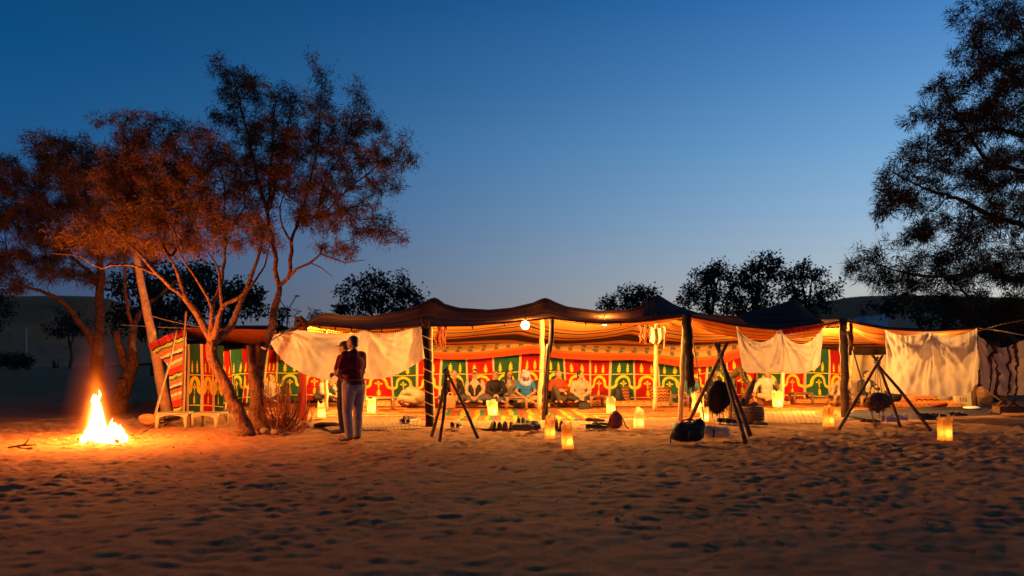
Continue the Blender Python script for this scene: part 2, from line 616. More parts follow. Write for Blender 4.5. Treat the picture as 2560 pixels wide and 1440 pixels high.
q = MB(); pbox(q, 2164, 2224, 793, 798, D - 3.1, 2.4); rel(q).build('roof', M['blue_plaster'], t, False)
q = MB(); pbox(q, 2178, 2192, 812, 840, D - 3.05, .1); rel(q).build('window', M['dark'], t, False)

t = thing('street_lamp', 'twin armed street lamp behind the right trunk of the forked tree', 'street lamp', G(718, 918.5))
b0 = Vector(t.location); Dl = b0.y


def lp(x, y):
    return P(x, y, Dl) - b0


MB().add(*tube([lp(718, 918), lp(718, 776)], [.16, .09], 8)).build('pole', M['grey_metal'], t)
for pts, hd in (([lp(718, 777), lp(712, 766), lp(700, 752)], (-1, lp(697, 750))), ([lp(718, 777), lp(728, 762), lp(740, 742)], (1, lp(743, 740)))):
    a = MB().add(*tube(pts, .07, 6)).build('arm', M['grey_metal'], t)
    MB().add(*sphere(hd[1], (.36, .2, .12), 8, 5)).build('lamp_head', M['grey_metal'], a)
t = thing('pole', 'thin white metal pole standing on the sand before the tall dune', 'pole', G(66, 912))
b0 = Vector(t.location); Dl = b0.y
MB().add(*tube([lp(66, 912), lp(66, 822)], .09, 6)).build('shaft', M['white_sole'], t)
MB().add(*sphere(lp(66, 821), .13, 8, 6)).build('cap', M['white_sole'], t)
t = thing('marker_post', 'short dark marker post with a pale cap on the far sand', 'post', G(139, 921))
b0 = Vector(t.location); Dl = b0.y
MB().add(*box((0, 0, .42), (.55, .4, .9))).build('post', M['bark_dark'], t)
MB().add(*box((.2, -.22, .6), (.1, .05, .5))).build('plate', M['white_sole'], t)


# ================================================================== trees
def tree(name, label, limbs, blobs, seed=1, dens=1.0, leaf=(0.10, 0.016), per=90, tuft=0.20, bark='bark', leafm='leaf',
         group=None, tipr=0.006, expo=0.5, broad=False, cat='tree', base=None, extra=None, ends=True):
    """limbs: lists of (px, py, depth, radius); blobs: (px, py, rx, ry, depth, depth radius).
    Twigs grow from the limbs to points spread through the blobs; every twig end carries a tuft of leaves."""
    rng = np.random.default_rng(seed)
    pos, par, rad = [], [], []

    def addn(p, pa, r):
        pos.append(np.array(tuple(p), float)); par.append(pa); rad.append(r)
        return len(pos) - 1

    fixed = 0
    for lb in limbs:
        pts = np.array([tuple(P(a[0], a[1], a[2])) for a in lb])
        rr = np.array([a[3] for a in lb])
        L = np.r_[0, np.cumsum(np.linalg.norm(np.diff(pts, axis=0), axis=1))]
        n = max(2, int(L[-1] / 0.16))
        sm = resample(pts, n)
        sr = np.interp(np.linspace(0, L[-1], n), L, rr)
        sm[1:-1] += rng.normal(0, 0.012, (n - 2, 3)) * np.minimum(1, sr[1:-1, None] * 20 + .4)
        last = -1
        start = 0
        if pos:
            A = np.array(pos)
            dd = np.linalg.norm(A - sm[0], axis=1)
            j = int(np.argmin(dd))
            if dd[j] < 1.2:
                last = j
        for i in range(start, n):
            last = addn(sm[i], last, sr[i])
    nfix = len(pos)
    T = []
    for (bx, by, rx, ry, D, dr) in blobs:
        c = np.array(tuple(P(bx, by, D)))
        sx, sz = rx * D / F, ry * D / F
        n = max(4, int(dens * 30.0 * (sx * sz) ** 0.8 * (1 + dr) ** 0.5))
        for _ in range(n):
            d = rng.normal(size=3); d /= np.linalg.norm(d)
            r = rng.random() ** 0.42
            T.append(c + d * r * np.array([sx, dr, sz]))
    T = np.array(T)
    A = np.array(pos)
    dmin = np.array([np.min(np.linalg.norm(A - t_, axis=1)) for t_ in T])
    order = np.argsort(dmin)
    base_p = np.array(pos[0])
    tips = []
    for ti in order:
        t_ = T[ti]
        A = np.array(pos)
        dv = t_ - A
        dist = np.linalg.norm(dv, axis=1)
        pen = dist + 0.35 * np.maximum(0, A[:, 2] - t_[2]) + 0.0
        pen[:max(1, int(nfix * 0.0))] += 0
        j = int(np.argmin(pen))
        d = dist[j]
        if d < 0.05:
            continue
        n = max(2, int(d / 0.22) + 1)
        p0 = A[j]
        pd = p0 - pos[par[j]] if par[j] >= 0 else np.array([0, 0, 1.0])
        pd = pd / (np.linalg.norm(pd) + 1e-6)
        mid = p0 + pd * d * 0.38 + np.array([0, 0, 0.06 * d]) + rng.normal(0, 0.05 * d, 3)
        last = j
        for i in range(1, n + 1):
            s = i / n
            q_ = (1 - s) ** 2 * p0 + 2 * s * (1 - s) * mid + s * s * t_
            if i < n:
                q_ = q_ + rng.normal(0, 0.015, 3)
            last = addn(q_, last, 0.0)
        tips.append((last, t_ - mid))
    N = len(pos)
    A = np.array(pos)
    cnt = np.zeros(N)
    haschild = np.zeros(N, bool)
    for i in range(N - 1, -1, -1):
        if par[i] >= 0:
            haschild[par[i]] = True
    for i in range(N - 1, -1, -1):
        if not haschild[i]:
            cnt[i] = 1
        if par[i] >= 0:
            cnt[par[i]] += cnt[i]
    R = tipr * np.maximum(1, cnt) ** expo
    for i in range(nfix):
        R[i] = rad[i]
    for i in range(nfix, N):
        if par[i] >= 0:
            R[i] = min(R[i], R[par[i]] * 0.92)
    # limbs become continuous tubes, twigs are tubes too
    mbk = MB()
    parts = []
    children = [[] for _ in range(N)]
    for i in range(N):
        if par[i] >= 0:
            children[par[i]].append(i)
    stack = [i for i in range(N) if par[i] < 0]
    starts = [(i, -1) for i in stack]
    while starts:
        i, p = starts.pop()
        chain = ([p] if p >= 0 else []) + [i]
        cur = i
        while children[cur]:
            ch = sorted(children[cur], key=lambda c_: -R[c_])
            for c_ in ch[1:]:
                starts.append((c_, cur))
            cur = ch[0]
            chain.append(cur)
        if len(chain) < 2:
            continue
        rr = R[chain].copy()
        if p >= 0:
            rr[0] = min(rr[0], rr[1] * 1.15)
        n = 9 if rr.max() > 0.06 else (6 if rr.max() > 0.025 else 4)
        if rr.max() < 0.010:
            n = 3
        if chain[1] < nfix:
            if rr.max() > .05 and not broad:                     # furrowed, knotty bark
                n = 16
                m_ = len(chain) * 2 - 1
                fine = resample(A[chain], m_)
                fr_ = np.interp(np.linspace(0, 1, m_), np.linspace(0, 1, len(rr)), rr)
                tv, tf = tube(fine, fr_, n, True)
                ctr = np.repeat(fine, n, axis=0)
                dv_ = tv - ctr
                aa = np.tile(np.arange(n), m_) * 2.9
                hh = np.repeat(np.arange(m_), n) * .55
                kk = 1 + .26 * (vnoise(aa + seed, hh * .45) - .5) + .22 * (vnoise(aa * .4 + 3, hh * 1.3 + seed) - .5)
                tv = ctr + dv_ * kk[:, None]
                parts.append((tv, tf))
            else:
                parts.append(tube(A[chain], rr, n, True))
        else:
            mbk.add(*tube(A[chain], rr, n, False))
    loc = Vector(A[0]) if base is None else base
    loc = Vector((loc.x, loc.y, 0.0))
    th = thing(name, label, cat, loc, 0, group)
    lo = np.array(tuple(loc))
    for i, (v_, f_) in enumerate(parts):
        MB().add(v_ - lo, f_).build('limb' if i else 'trunk', M[bark], th)
    mbk.v = [v - lo for v in mbk.v]
    mbk.build('twigs', M[bark], th)['kind'] = 'stuff'
    # leaves: thin blades (tamarisk) or broad small leaves, in tufts with gaps between them
    tp = np.array([A[i] for i, _ in tips])
    td = np.array([d for _, d in tips])
    td /= np.linalg.norm(td, axis=1)[:, None] + 1e-6
    K = len(tp)
    cnt_k = rng.integers(int(per * 0.3), int(per * 1.1), K)
    tot = int(cnt_k.sum())
    idx = np.repeat(np.arange(K), cnt_k)
    size = rng.uniform(0.6, 1.25, K)[idx]
    s = rng.random(tot)
    if broad:
        o = rng.normal(0, 1, (tot, 3)); o /= np.linalg.norm(o, axis=1)[:, None]
        c = tp[idx] + o * (rng.random((tot, 1)) ** 0.6) * tuft * size[:, None]
        dirs = o + rng.normal(0, 0.6, (tot, 3))
    else:
        back = -td[idx] * (s[:, None] * tuft * 1.6)
        c = tp[idx] + back + rng.normal(0, tuft * 0.33, (tot, 3)) * size[:, None]
        dirs = (c - tp[idx] + td[idx] * tuft * 0.6) + td[idx] * 0.15 + rng.normal(0, 0.09, (tot, 3))
    dirs /= np.linalg.norm(dirs, axis=1)[:, None] + 1e-6
    ll = leaf[0] * rng.uniform(0.5, 1.4, tot) * (0.7 + 0.3 * size)
    ww = leaf[1] * rng.uniform(0.7, 1.3, tot)
    side = np.cross(dirs, rng.normal(size=(tot, 3)))
    side /= np.linalg.norm(side, axis=1)[:, None] + 1e-6
    c = c - lo
    tip = c + dirs * ll[:, None] - np.array([0, 0, 1.0]) * (ll * 0.15)[:, None]
    midp = c + dirs * (ll * 0.45)[:, None]
    if broad:
        V = np.stack([c, midp + side * ww[:, None], tip, midp - side * ww[:, None]], 1)
        nf = 4
    else:
        V = np.stack([c - side * (ww * .35)[:, None], c + side * (ww * .5)[:, None], tip], 1)
        nf = 3
    me = bpy.data.meshes.new('crown')
    me.vertices.add(tot * nf)
    me.vertices.foreach_set('co', V.reshape(-1).astype(np.float32))
    me.loops.add(tot * nf)
    me.loops.foreach_set('vertex_index', np.arange(tot * nf, dtype=np.int32))
    me.polygons.add(tot)
    me.polygons.foreach_set('loop_start', np.arange(0, tot * nf, nf, dtype=np.int32))
    me.update(calc_edges=True)
    me.validate()
    me.materials.append(M[leafm])
    cr = link('crown', me, th)
    cr['kind'] = 'stuff'
    return th


SLIM = [1.0]


def L(D, *pts):
    """limb: points (px, py, radius[, extra depth])"""
    return [(p[0], p[1], D + (p[3] if len(p) > 3 else 0), p[2] * SLIM[0]) for p in pts]


def B(D, dr, *bl):
    return [(b[0], b[1], b[2], b[3], D + (b[4] if len(b) > 4 else 0), dr) for b in bl]


# the tree of many limbs right of the fire
d1 = 15.0
SLIM[0] = 0.80
tree('tamarisk_tree', 'many limbed tamarisk tree lit orange, nearest the campfire on its right', [
    L(d1, (618, 1092, .21), (606, 1050, .165), (580, 995, .135), (552, 935, .12), (534, 890, .115), (532, 850, .115)),
    L(d1, (532, 862, .10), (514, 825, .085), (490, 780, .075), (466, 748, .07, -.2), (449, 705, .055, -.3), (436, 667, .045, -.4), (418, 632, .035, -.5), (398, 590, .026, -.5), (372, 520, .018, -.6)),
    L(d1, (466, 750, .05, -.2), (420, 712, .045, -.4), (388, 681, .038, -.7), (352, 640, .028, -.9), (318, 606, .02, -1.0), (270, 560, .014, -1.1)),
    L(d1, (400, 690, .03, -.6), (345, 668, .026, -.9), (296, 662, .022, -1.2), (242, 671, .018, -1.3), (222, 652, .016, -1.4), (183, 637, .012, -1.5), (118, 632, .008, -1.6)),
    L(d1, (526, 845, .07, -.1), (528, 802, .06, -.25), (531, 764, .05, -.3), (545, 735, .045, -.2), (556, 690, .04, 0), (563, 600, .035, .1), (560, 540, .03, .2), (563, 480, .022, .3), (552, 430, .016, .3), (530, 380, .01, .4)),
    L(d1, (530, 770, .04, -.3), (508, 722, .034, -.5), (475, 676, .026, -.7), (449, 632, .02, -.8), (430, 560, .014, -.9)),
    L(d1, (534, 842, .08, -.2), (548, 800, .055, -.4), (560, 766, .045, -.5), (605, 740, .036, -.6), (634, 705, .028, -.6), (658, 668, .022, -.5), (672, 620, .014, -.4)),
    L(d1, (556, 768, .04, -.5), (546, 715, .034, -.7), (546, 670, .026, -.8), (520, 630, .018, -.9)),
    L(d1, (540, 850, .10, .1), (578, 812, .075, .3), (602, 757, .06, .4), (619, 715, .05, .5), (637, 667, .04, .6), (655, 610, .03, .7), (650, 540, .02, .8)),
    L(d1, (560, 580, .03, .1), (610, 520, .022, .3), (600, 440, .014, .4)),
    L(d1, (430, 640, .03, -.4), (480, 560, .022, -.1), (500, 470, .014, .1), (470, 400, .01, .2)),
    L(d1, (380, 560, .02, -.5), (390, 440, .014, -.3), (370, 330, .009, -.2)),
    L(d1, (470, 470, .016, 0), (440, 380, .012, .1), (390, 310, .008, .1)),
], B(d1, 1.1, (440, 320, 50, 30), (372, 345, 50, 55), (530, 380, 90, 60), (425, 425, 110, 60), (325, 400, 70, 60), (325, 470, 85, 65), (500, 480, 115, 60), (405, 540, 120, 60), (560, 560, 100, 55), (305, 560, 95, 50), (480, 615, 115, 35), (640, 590, 70, 50), (250, 600, 85, 35), (350, 610, 80, 25), (450, 470, 180, 140)),
    seed=11, dens=3.3, per=115, tuft=.18, leaf=(.095, .016))

# the forked tree with the sawn stub, to its right
d2 = 15.8
tree('tamarisk_tree', 'tall tamarisk tree with a sawn off stub, behind the dry bush', [
    L(d2, (652, 1078, .23), (645, 1030, .20), (641, 960, .175), (642, 915, .165), (652, 892, .13), (667, 858, .105), (682, 795, .095), (696, 738, .085), (697, 705, .075)),
    L(d2, (641, 925, .16), (634, 885, .14), (630, 862, .125)),
    L(d2, (648, 905, .08, -.1), (640, 876, .07, -.15), (646, 858, .06, -.15)),
    L(d2, (697, 712, .062), (690, 680, .058), (689, 646, .055), (675, 569, .05, .1), (661, 500, .045, .1), (640, 441, .04, 0), (634, 395, .034, -.1), (615, 319, .026, -.2), (598, 250, .018, -.3), (580, 190, .01, -.3)),
    L(d2, (697, 715, .06), (710, 704, .05, -.1), (722, 690, .048, -.2), (726, 640, .045, -.2), (738, 569, .04, -.1), (760, 540, .034, .1), (790, 545, .03, .1), (814, 540, .026, .1), (875, 520, .02, 0), (920, 512, .014, -.1)),
    L(d2, (722, 692, .036, -.2), (748, 670, .032, -.5), (779, 656, .028, -.7), (802, 637, .024, -.8), (830, 646, .018, -.9), (864, 656, .012, -1), (912, 650, .007, -1)),
    L(d2, (776, 657, .018, -.7), (800, 667, .014, -.8), (815, 684, .009, -.8), (832, 692, .006, -.8)),
    L(d2, (667, 530, .04, .1), (676, 470, .034, .3), (676, 410, .028, .4), (684, 316, .02, .4), (690, 250, .012, .4)),
    L(d2, (676, 520, .036, .1), (692, 450, .03, .2), (707, 389, .025, .2), (716, 330, .018, .2), (730, 260, .01, .2)),
    L(d2, (740, 565, .034, -.1), (770, 470, .028, 0), (790, 390, .02, .1), (800, 280, .013, .1), (806, 190, .008, .1)),
    L(d2, (790, 548, .03, .1), (814, 450, .026, .3), (852, 388, .022, .4), (870, 334, .016, .4), (896, 240, .008, .4)),
    L(d2, (800, 552, .028, .1), (836, 505, .026, -.1), (875, 471, .023, -.2), (921, 432, .018, -.3), (967, 395, .012, -.3), (1005, 373, .007, -.3)),
    L(d2, (730, 610, .036, -.2), (700, 540, .02, -.4), (720, 450, .014, -.5), (740, 380, .009, -.5)),
], B(d2, 1.0, (585, 205, 70, 55), (640, 225, 40, 40), (690, 245, 55, 45), (610, 300, 80, 60), (690, 340, 60, 50), (806, 185, 22, 35), (800, 270, 45, 40), (770, 345, 80, 45), (895, 240, 32, 32), (880, 320, 70, 45), (930, 305, 45, 30), (930, 390, 70, 35), (1005, 365, 32, 28), (1015, 405, 25, 28), (830, 460, 110, 50), (950, 455, 70, 35), (870, 545, 120, 35), (950, 580, 60, 25), (985, 590, 30, 18), (765, 540, 60, 45), (720, 430, 70, 65), (860, 625, 60, 25), (780, 420, 200, 160), (640, 430, 80, 130)),
    seed=23, dens=3.0, per=105, tuft=.17, leaf=(.09, .0155))

SLIM[0] = 0.85
# the trees behind the fire
d3 = 20.3
tree('tamarisk_tree', 'forked tamarisk tree with lopped branches just right of the campfire', [
    L(d3, (294, 1034, .26), (304, 990, .22), (317, 955, .2), (330, 918, .17), (333, 890, .13), (329, 870, .11), (334, 826, .09), (346, 791, .08, .3), (370, 760, .065, .6), (402, 735, .05, .8), (440, 700, .03, 1)),
    L(d3, (322, 935, .14), (306, 895, .12), (297, 860, .11), (293, 828, .095)),
    L(d3, (308, 985, .12, -.2), (303, 965, .12, -.35), (304, 950, .13, -.45)),
    L(d3, (334, 830, .06), (318, 760, .05, -.2), (312, 690, .045, -.3), (316, 620, .04, -.3), (330, 540, .03, -.2), (322, 450, .018, -.2)),
], B(d3, 1.6, (310, 330, 40, 35), (300, 410, 80, 55), (250, 470, 80, 55), (345, 520, 85, 50), (270, 560, 90, 45), (330, 630, 90, 35)),
    seed=31, dens=2.1, per=130, tuft=.22, leaf=(.13, .02))
d3 = 22.0
tree('tamarisk_tree', 'spreading tamarisk tree with a leaning left limb behind the campfire', [
    L(d3, (246, 1022, .25), (242, 960, .22), (240, 913, .2), (246, 860, .16), (249, 800, .15), (250, 740, .14), (252, 690, .12), (246, 620, .09), (225, 540, .06), (210, 450, .035), (205, 370, .015)),
    L(d3, (240, 905, .12), (233, 862, .11), (214, 826, .1, -.3), (196, 804, .09, -.4), (172, 772, .075, -.6), (150, 750, .07, -.7), (117, 733, .055, -.8), (62, 716, .04, -.9), (0, 687, .022, -1)),
    L(d3, (252, 720, .07), (225, 680, .055, .2), (180, 640, .045, .3), (130, 570, .035, .3), (90, 500, .022, .3), (40, 430, .01, .3)),
    L(d3, (240, 610, .06), (190, 530, .04, -.4), (150, 440, .025, -.5), (145, 370, .012, -.5)),
    L(d3, (60, 716, .03, -.9), (20, 640, .02, -.6), (10, 560, .012, -.4)),
], B(d3, 1.7, (145, 385, 65, 40), (215, 385, 60, 40), (50, 430, 50, 35), (100, 470, 90, 50), (200, 450, 90, 60), (180, 530, 110, 60), (55, 560, 70, 50), (120, 620, 100, 45), (220, 600, 90, 45), (45, 655, 65, 30), (150, 690, 95, 28), (15, 480, 40, 60), (-60, 520, 70, 60), (-70, 640, 80, 50), (20, 705, 50, 20)),
    seed=37, dens=2.0, per=130, tuft=.23, leaf=(.14, .021))

SLIM[0] = 0.8
# the big tree at the right edge
d4 = 27.0
tree('tamarisk_tree', 'huge dark tamarisk tree over the right end of the tent', [
    L(d4, (2640, 996, .42), (2640, 900, .36), (2632, 800, .32), (2622, 700, .26), (2610, 580, .20), (2600, 450, .15), (2590, 330, .11), (2585, 200, .08), (2560, 90, .04), (2535, 20, .02)),
    L(d4, (2622, 705, .16), (2560, 700, .14, -.5), (2494, 688, .12, -1), (2467, 676, .1, -1.4), (2400, 690, .08, -1.8), (2300, 690, .05, -2), (2220, 670, .025, -2), (2150, 640, .012, -2)),
    L(d4, (2612, 580, .13), (2550, 560, .11, -.2), (2480, 540, .1, -.5), (2400, 500, .075, -1), (2310, 470, .045, -1.2), (2230, 430, .02, -1.3)),
    L(d4, (2592, 350, .1), (2540, 335, .09, -.2), (2483, 321, .075, -.5), (2430, 335, .055, -1), (2370, 370, .035, -1.3), (2320, 380, .02, -1.5)),
    L(d4, (2600, 440, .1), (2550, 425, .09, .4), (2470, 400, .08, .8), (2400, 300, .05, 1), (2360, 220, .025, 1)),
    L(d4, (2636, 870, .12), (2540, 850, .09, -.4), (2440, 790, .06, -.8), (2418, 740, .045, -1), (2380, 700, .02, -1.3)),
    L(d4, (2586, 230, .06), (2540, 200, .05, -.2), (2480, 150, .04, -.4), (2430, 90, .02, -.5)),
    L(d4, (2626, 740, .12), (2680, 600, .1, .5), (2740, 420, .05, .5)),
], B(d4, 2.4, (2450, 10, 35, 15), (2525, 30, 45, 45), (2430, 105, 50, 40), (2500, 130, 60, 50), (2390, 200, 45, 35), (2470, 230, 80, 60), (2345, 270, 55, 25), (2440, 310, 90, 60), (2330, 370, 75, 40), (2420, 430, 110, 55), (2265, 415, 50, 25), (2520, 470, 80, 80), (2270, 500, 75, 45), (2400, 560, 120, 55), (2245, 470, 50, 30), (2290, 580, 55, 30), (2350, 650, 110, 38), (2480, 670, 120, 55), (2175, 640, 38, 28), (2195, 690, 45, 25), (2280, 710, 100, 35), (2420, 755, 130, 38), (2520, 800, 80, 45), (2540, 250, 50, 80), (2620, 350, 90, 200), (2620, 620, 90, 150), (2620, 120, 80, 110)),
    seed=41, dens=1.1, per=118, tuft=.30, leaf=(.20, .032))

SLIM[0] = 0.8
# trees behind the tent and on the far left
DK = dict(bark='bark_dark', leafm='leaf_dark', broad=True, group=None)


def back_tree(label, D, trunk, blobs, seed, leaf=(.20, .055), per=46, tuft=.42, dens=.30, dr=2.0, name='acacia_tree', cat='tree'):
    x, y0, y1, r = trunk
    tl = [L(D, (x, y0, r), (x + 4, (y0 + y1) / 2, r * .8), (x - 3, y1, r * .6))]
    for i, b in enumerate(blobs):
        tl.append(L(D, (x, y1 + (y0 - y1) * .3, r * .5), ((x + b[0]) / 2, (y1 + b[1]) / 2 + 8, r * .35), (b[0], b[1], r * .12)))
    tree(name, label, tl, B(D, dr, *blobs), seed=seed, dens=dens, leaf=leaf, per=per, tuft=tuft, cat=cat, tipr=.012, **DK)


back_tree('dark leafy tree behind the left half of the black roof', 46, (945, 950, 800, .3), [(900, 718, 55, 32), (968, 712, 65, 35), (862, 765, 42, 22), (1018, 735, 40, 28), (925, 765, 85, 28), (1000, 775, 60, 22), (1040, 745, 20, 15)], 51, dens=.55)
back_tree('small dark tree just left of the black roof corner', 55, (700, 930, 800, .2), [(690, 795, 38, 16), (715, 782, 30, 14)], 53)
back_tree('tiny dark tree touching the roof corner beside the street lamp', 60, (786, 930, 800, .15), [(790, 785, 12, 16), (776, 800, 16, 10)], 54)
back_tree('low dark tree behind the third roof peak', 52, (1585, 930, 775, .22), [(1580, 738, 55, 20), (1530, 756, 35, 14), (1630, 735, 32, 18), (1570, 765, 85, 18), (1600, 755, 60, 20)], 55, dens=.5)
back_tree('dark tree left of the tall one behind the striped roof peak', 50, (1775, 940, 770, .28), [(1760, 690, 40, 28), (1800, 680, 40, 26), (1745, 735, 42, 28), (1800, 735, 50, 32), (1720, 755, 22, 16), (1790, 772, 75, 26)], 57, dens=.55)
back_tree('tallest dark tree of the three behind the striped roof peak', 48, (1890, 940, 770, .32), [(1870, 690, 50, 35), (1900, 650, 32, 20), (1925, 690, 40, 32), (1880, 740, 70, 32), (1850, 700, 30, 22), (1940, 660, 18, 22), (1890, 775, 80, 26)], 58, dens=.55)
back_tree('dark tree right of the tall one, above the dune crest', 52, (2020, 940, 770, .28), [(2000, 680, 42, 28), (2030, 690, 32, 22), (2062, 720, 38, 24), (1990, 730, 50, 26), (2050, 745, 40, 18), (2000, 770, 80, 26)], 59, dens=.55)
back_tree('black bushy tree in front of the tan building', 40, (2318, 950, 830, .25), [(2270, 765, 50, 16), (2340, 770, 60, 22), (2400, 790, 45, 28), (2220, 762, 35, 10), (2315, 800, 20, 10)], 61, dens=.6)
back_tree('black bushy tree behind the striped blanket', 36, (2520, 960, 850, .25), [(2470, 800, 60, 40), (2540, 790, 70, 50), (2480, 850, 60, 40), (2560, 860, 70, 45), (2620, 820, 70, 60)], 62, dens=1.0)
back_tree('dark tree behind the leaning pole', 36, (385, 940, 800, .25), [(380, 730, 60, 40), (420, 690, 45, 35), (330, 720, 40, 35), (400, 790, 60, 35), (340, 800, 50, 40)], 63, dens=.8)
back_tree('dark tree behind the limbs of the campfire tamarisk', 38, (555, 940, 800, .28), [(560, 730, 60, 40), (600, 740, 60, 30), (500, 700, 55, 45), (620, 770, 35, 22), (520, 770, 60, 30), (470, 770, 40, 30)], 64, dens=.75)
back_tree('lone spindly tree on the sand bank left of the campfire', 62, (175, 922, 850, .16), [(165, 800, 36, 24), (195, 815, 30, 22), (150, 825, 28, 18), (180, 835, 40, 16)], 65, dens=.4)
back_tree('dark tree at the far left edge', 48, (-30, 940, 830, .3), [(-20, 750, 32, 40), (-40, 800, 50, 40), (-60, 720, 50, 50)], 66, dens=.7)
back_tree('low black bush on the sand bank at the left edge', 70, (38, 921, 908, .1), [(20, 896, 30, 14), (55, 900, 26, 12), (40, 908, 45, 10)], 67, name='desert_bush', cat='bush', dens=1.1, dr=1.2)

# ================================================================== THE TENT
GOLD, DKB, ORG, RED_, CRM = (0.80, 0.44, 0.09), (0.03, 0.016, 0.012), (0.78, 0.34, 0.05), (0.50, 0.05, 0.012), (0.74, 0.54, 0.24)
M['ceiling'] = stripes('striped_ceiling_cloth', [GOLD, RED_, GOLD, DKB, CRM, ORG, DKB, ORG, RED_, DKB, (0.06, 0.032, 0.02), DKB, ORG, CRM, RED_, (0.05, 0.026, 0.018)],
                       'V', 1.0, 0.008, 0.9, 0.15, 40, [.31, .02, .05, .025, .02, .08, .03, .05, .025, .03, .12, .02, .08, .02, .06, .06])
M['valance'] = stripes('striped_orange_valance', [(0.56, 0.17, 0.028), (0.40, 0.03, 0.012), (0.62, 0.26, 0.05), (0.10, 0.04, 0.02), (0.60, 0.22, 0.04), (0.45, 0.05, 0.015)],
                       'V', 1.0, 0.015, 0.9, 0.22, 40, [2.2, .5, 1.6, .35, 2.0, .9])
M['roof_top'] = stripes('dark_roof_cloth', [(0.085, 0.036, 0.018), (0.12, 0.048, 0.022), (0.06, 0.027, 0.014), (0.15, 0.055, 0.024)], 'V', 4.0, 0.02, 0.95, 0.13, 40, [3, 1, 2, .5])
M['purple_roof'] = stripes('dusky_striped_cloth', [(0.16, 0.075, 0.06), (0.12, 0.055, 0.045), (0.02, 0.014, 0.014), (0.16, 0.075, 0.06), (0.11, 0.05, 0.042)], 'U', 5.0, 0.02, 0.95, 0.1, 40, [2, 1, .7, 2, 1])
M['purple_roof_b'] = stripes('dusky_banded_cloth', [(0.12, 0.058, 0.048), (0.07, 0.036, 0.03), (0.16, 0.075, 0.06), (0.08, 0.04, 0.034)], 'V', 6.0, 0.02, 0.95, 0.1, 40)

EAVE = [(700, 829, 18.25), (742, 822, 18.1), (762, 810, 18.0), (850, 815, 17.6), (920, 822, 17.3), (1000, 818, 17.0), (1062, 813, 16.7), (1120, 813, 17.0), (1180, 812, 17.2),
        (1250, 806, 17.5), (1313, 800, 17.7), (1375, 794, 17.9), (1440, 801, 17.9), (1500, 806, 17.9), (1580, 804, 17.85), (1640, 798, 17.8), (1717, 788, 17.7),
        (1780, 800, 17.9), (1840, 812, 18.1), (1900, 819, 18.3), (1950, 823, 18.5), (2010, 818, 18.7), (2060, 811, 18.9), (2112, 800, 19.1), (2160, 811, 19.3), (2215, 821, 19.5), (2280, 825, 19.7), (2330, 826, 19.8), (2390, 823, 20), (2445, 818, 20.2)]
RIDGE = [(700, 827, 18.6), (740, 818, 18.7), (762, 806, 18.9), (811, 781, 19.6), (834, 784, 19.7), (873, 790, 19.8), (932, 789, 19.8), (1010, 774, 19.8), (1049, 762, 19.8), (1072, 748, 19.8), (1085, 743, 19.8), (1098, 748, 19.8),
         (1111, 759, 19.8), (1147, 769, 19.8), (1222, 774, 19.8), (1278, 769, 19.9), (1333, 756, 20), (1350, 748, 20), (1362, 744, 20), (1375, 748, 20), (1389, 755, 20), (1417, 766, 20), (1498, 777, 20), (1570, 773, 20),
         (1612, 762, 20), (1632, 749, 20), (1644, 743, 20), (1656, 748, 20), (1675, 761, 20.1), (1709, 776, 20.2), (1770, 786, 20.3), (1840, 790, 20.4), (1930, 792, 20.5), (2057, 799, 20.6), (2112, 797, 20.6), (2215, 817, 20.8), (2330, 823, 21), (2445, 815, 21.2)]


def prof(pts):
    w_ = np.array([tuple(P(*p)) for p in pts])
    return w_


ev, rg = prof(EAVE), prof(RIDGE)
NX = 220
ex = np.linspace(ev[0, 0], ev[-1, 0], NX)
eD, eZ = np.interp(ex, ev[:, 0], ev[:, 1]), np.interp(ex, ev[:, 0], ev[:, 2])
rx = np.linspace(rg[0, 0], rg[-1, 0], NX)
rD, rZ = np.interp(rx, rg[:, 0], rg[:, 1]), np.interp(rx, rg[:, 0], rg[:, 2])
BX = np.linspace(-8.0, 14.0, NX)
BD, BZ = np.full(NX, 25.2), np.interp(BX, [-8, -2, 4, 10, 14], [1.80, 1.84, 1.80, 1.78, 1.75])


def slope_front(t):
    tt = t ** 1.15
    return np.c_[ex * (1 - t) + rx * t, eD * (1 - t) + rD * t, eZ + (rZ - eZ) * tt - 0.05 * math.sin(PI * t)]


def slope_rear(t, dz=0.0):
    mz = np.minimum(rZ, 2.75)
    s = t ** 0.8
    return np.c_[rx * (1 - t) + BX * t, rD * (1 - t) + BD * t, rZ * (1 - s) + BZ * s - 0.09 * math.sin(PI * t) + dz + 0.05 * np.sin(rx * 1.9 + 1) * math.sin(PI * t)]


tent = thing('tent', 'long open fronted nomad tent with a black peaked roof and orange striped ceiling', 'tent', (2.5, 20.5, 0))
T0 = np.array([2.5, 20.5, 0.0])


def tpart(name, mbx, mat, smooth=True, label=None, parent=None):
    mbx.v = [v - T0 for v in mbx.v]
    o = mbx.build(name, mat, parent or tent, smooth)
    if label:
        o['label'] = label
    return o


rows = [slope_front(t) for t in np.linspace(0, 1, 12)] + [slope_rear(t) for t in np.linspace(0.06, 1, 12)]
vv = np.array(rows)
uv = np.stack(np.meshgrid(np.linspace(0, 1, NX), np.linspace(0, 1, len(rows))), -1)
tpart('roof_cloth', MB().add(vv.reshape(-1, 3), grid_faces(NX, len(rows)), 0, uv.reshape(-1, 2)), M['roof_top'], label='black goat hair roof cloth with four peaks')
# hem: the roof edge has thickness
hem = MB().add(*tube(np.c_[ex, eD - .012, eZ - .015], .022, 6))
tpart('roof_hem', hem, M['black_cloth'])
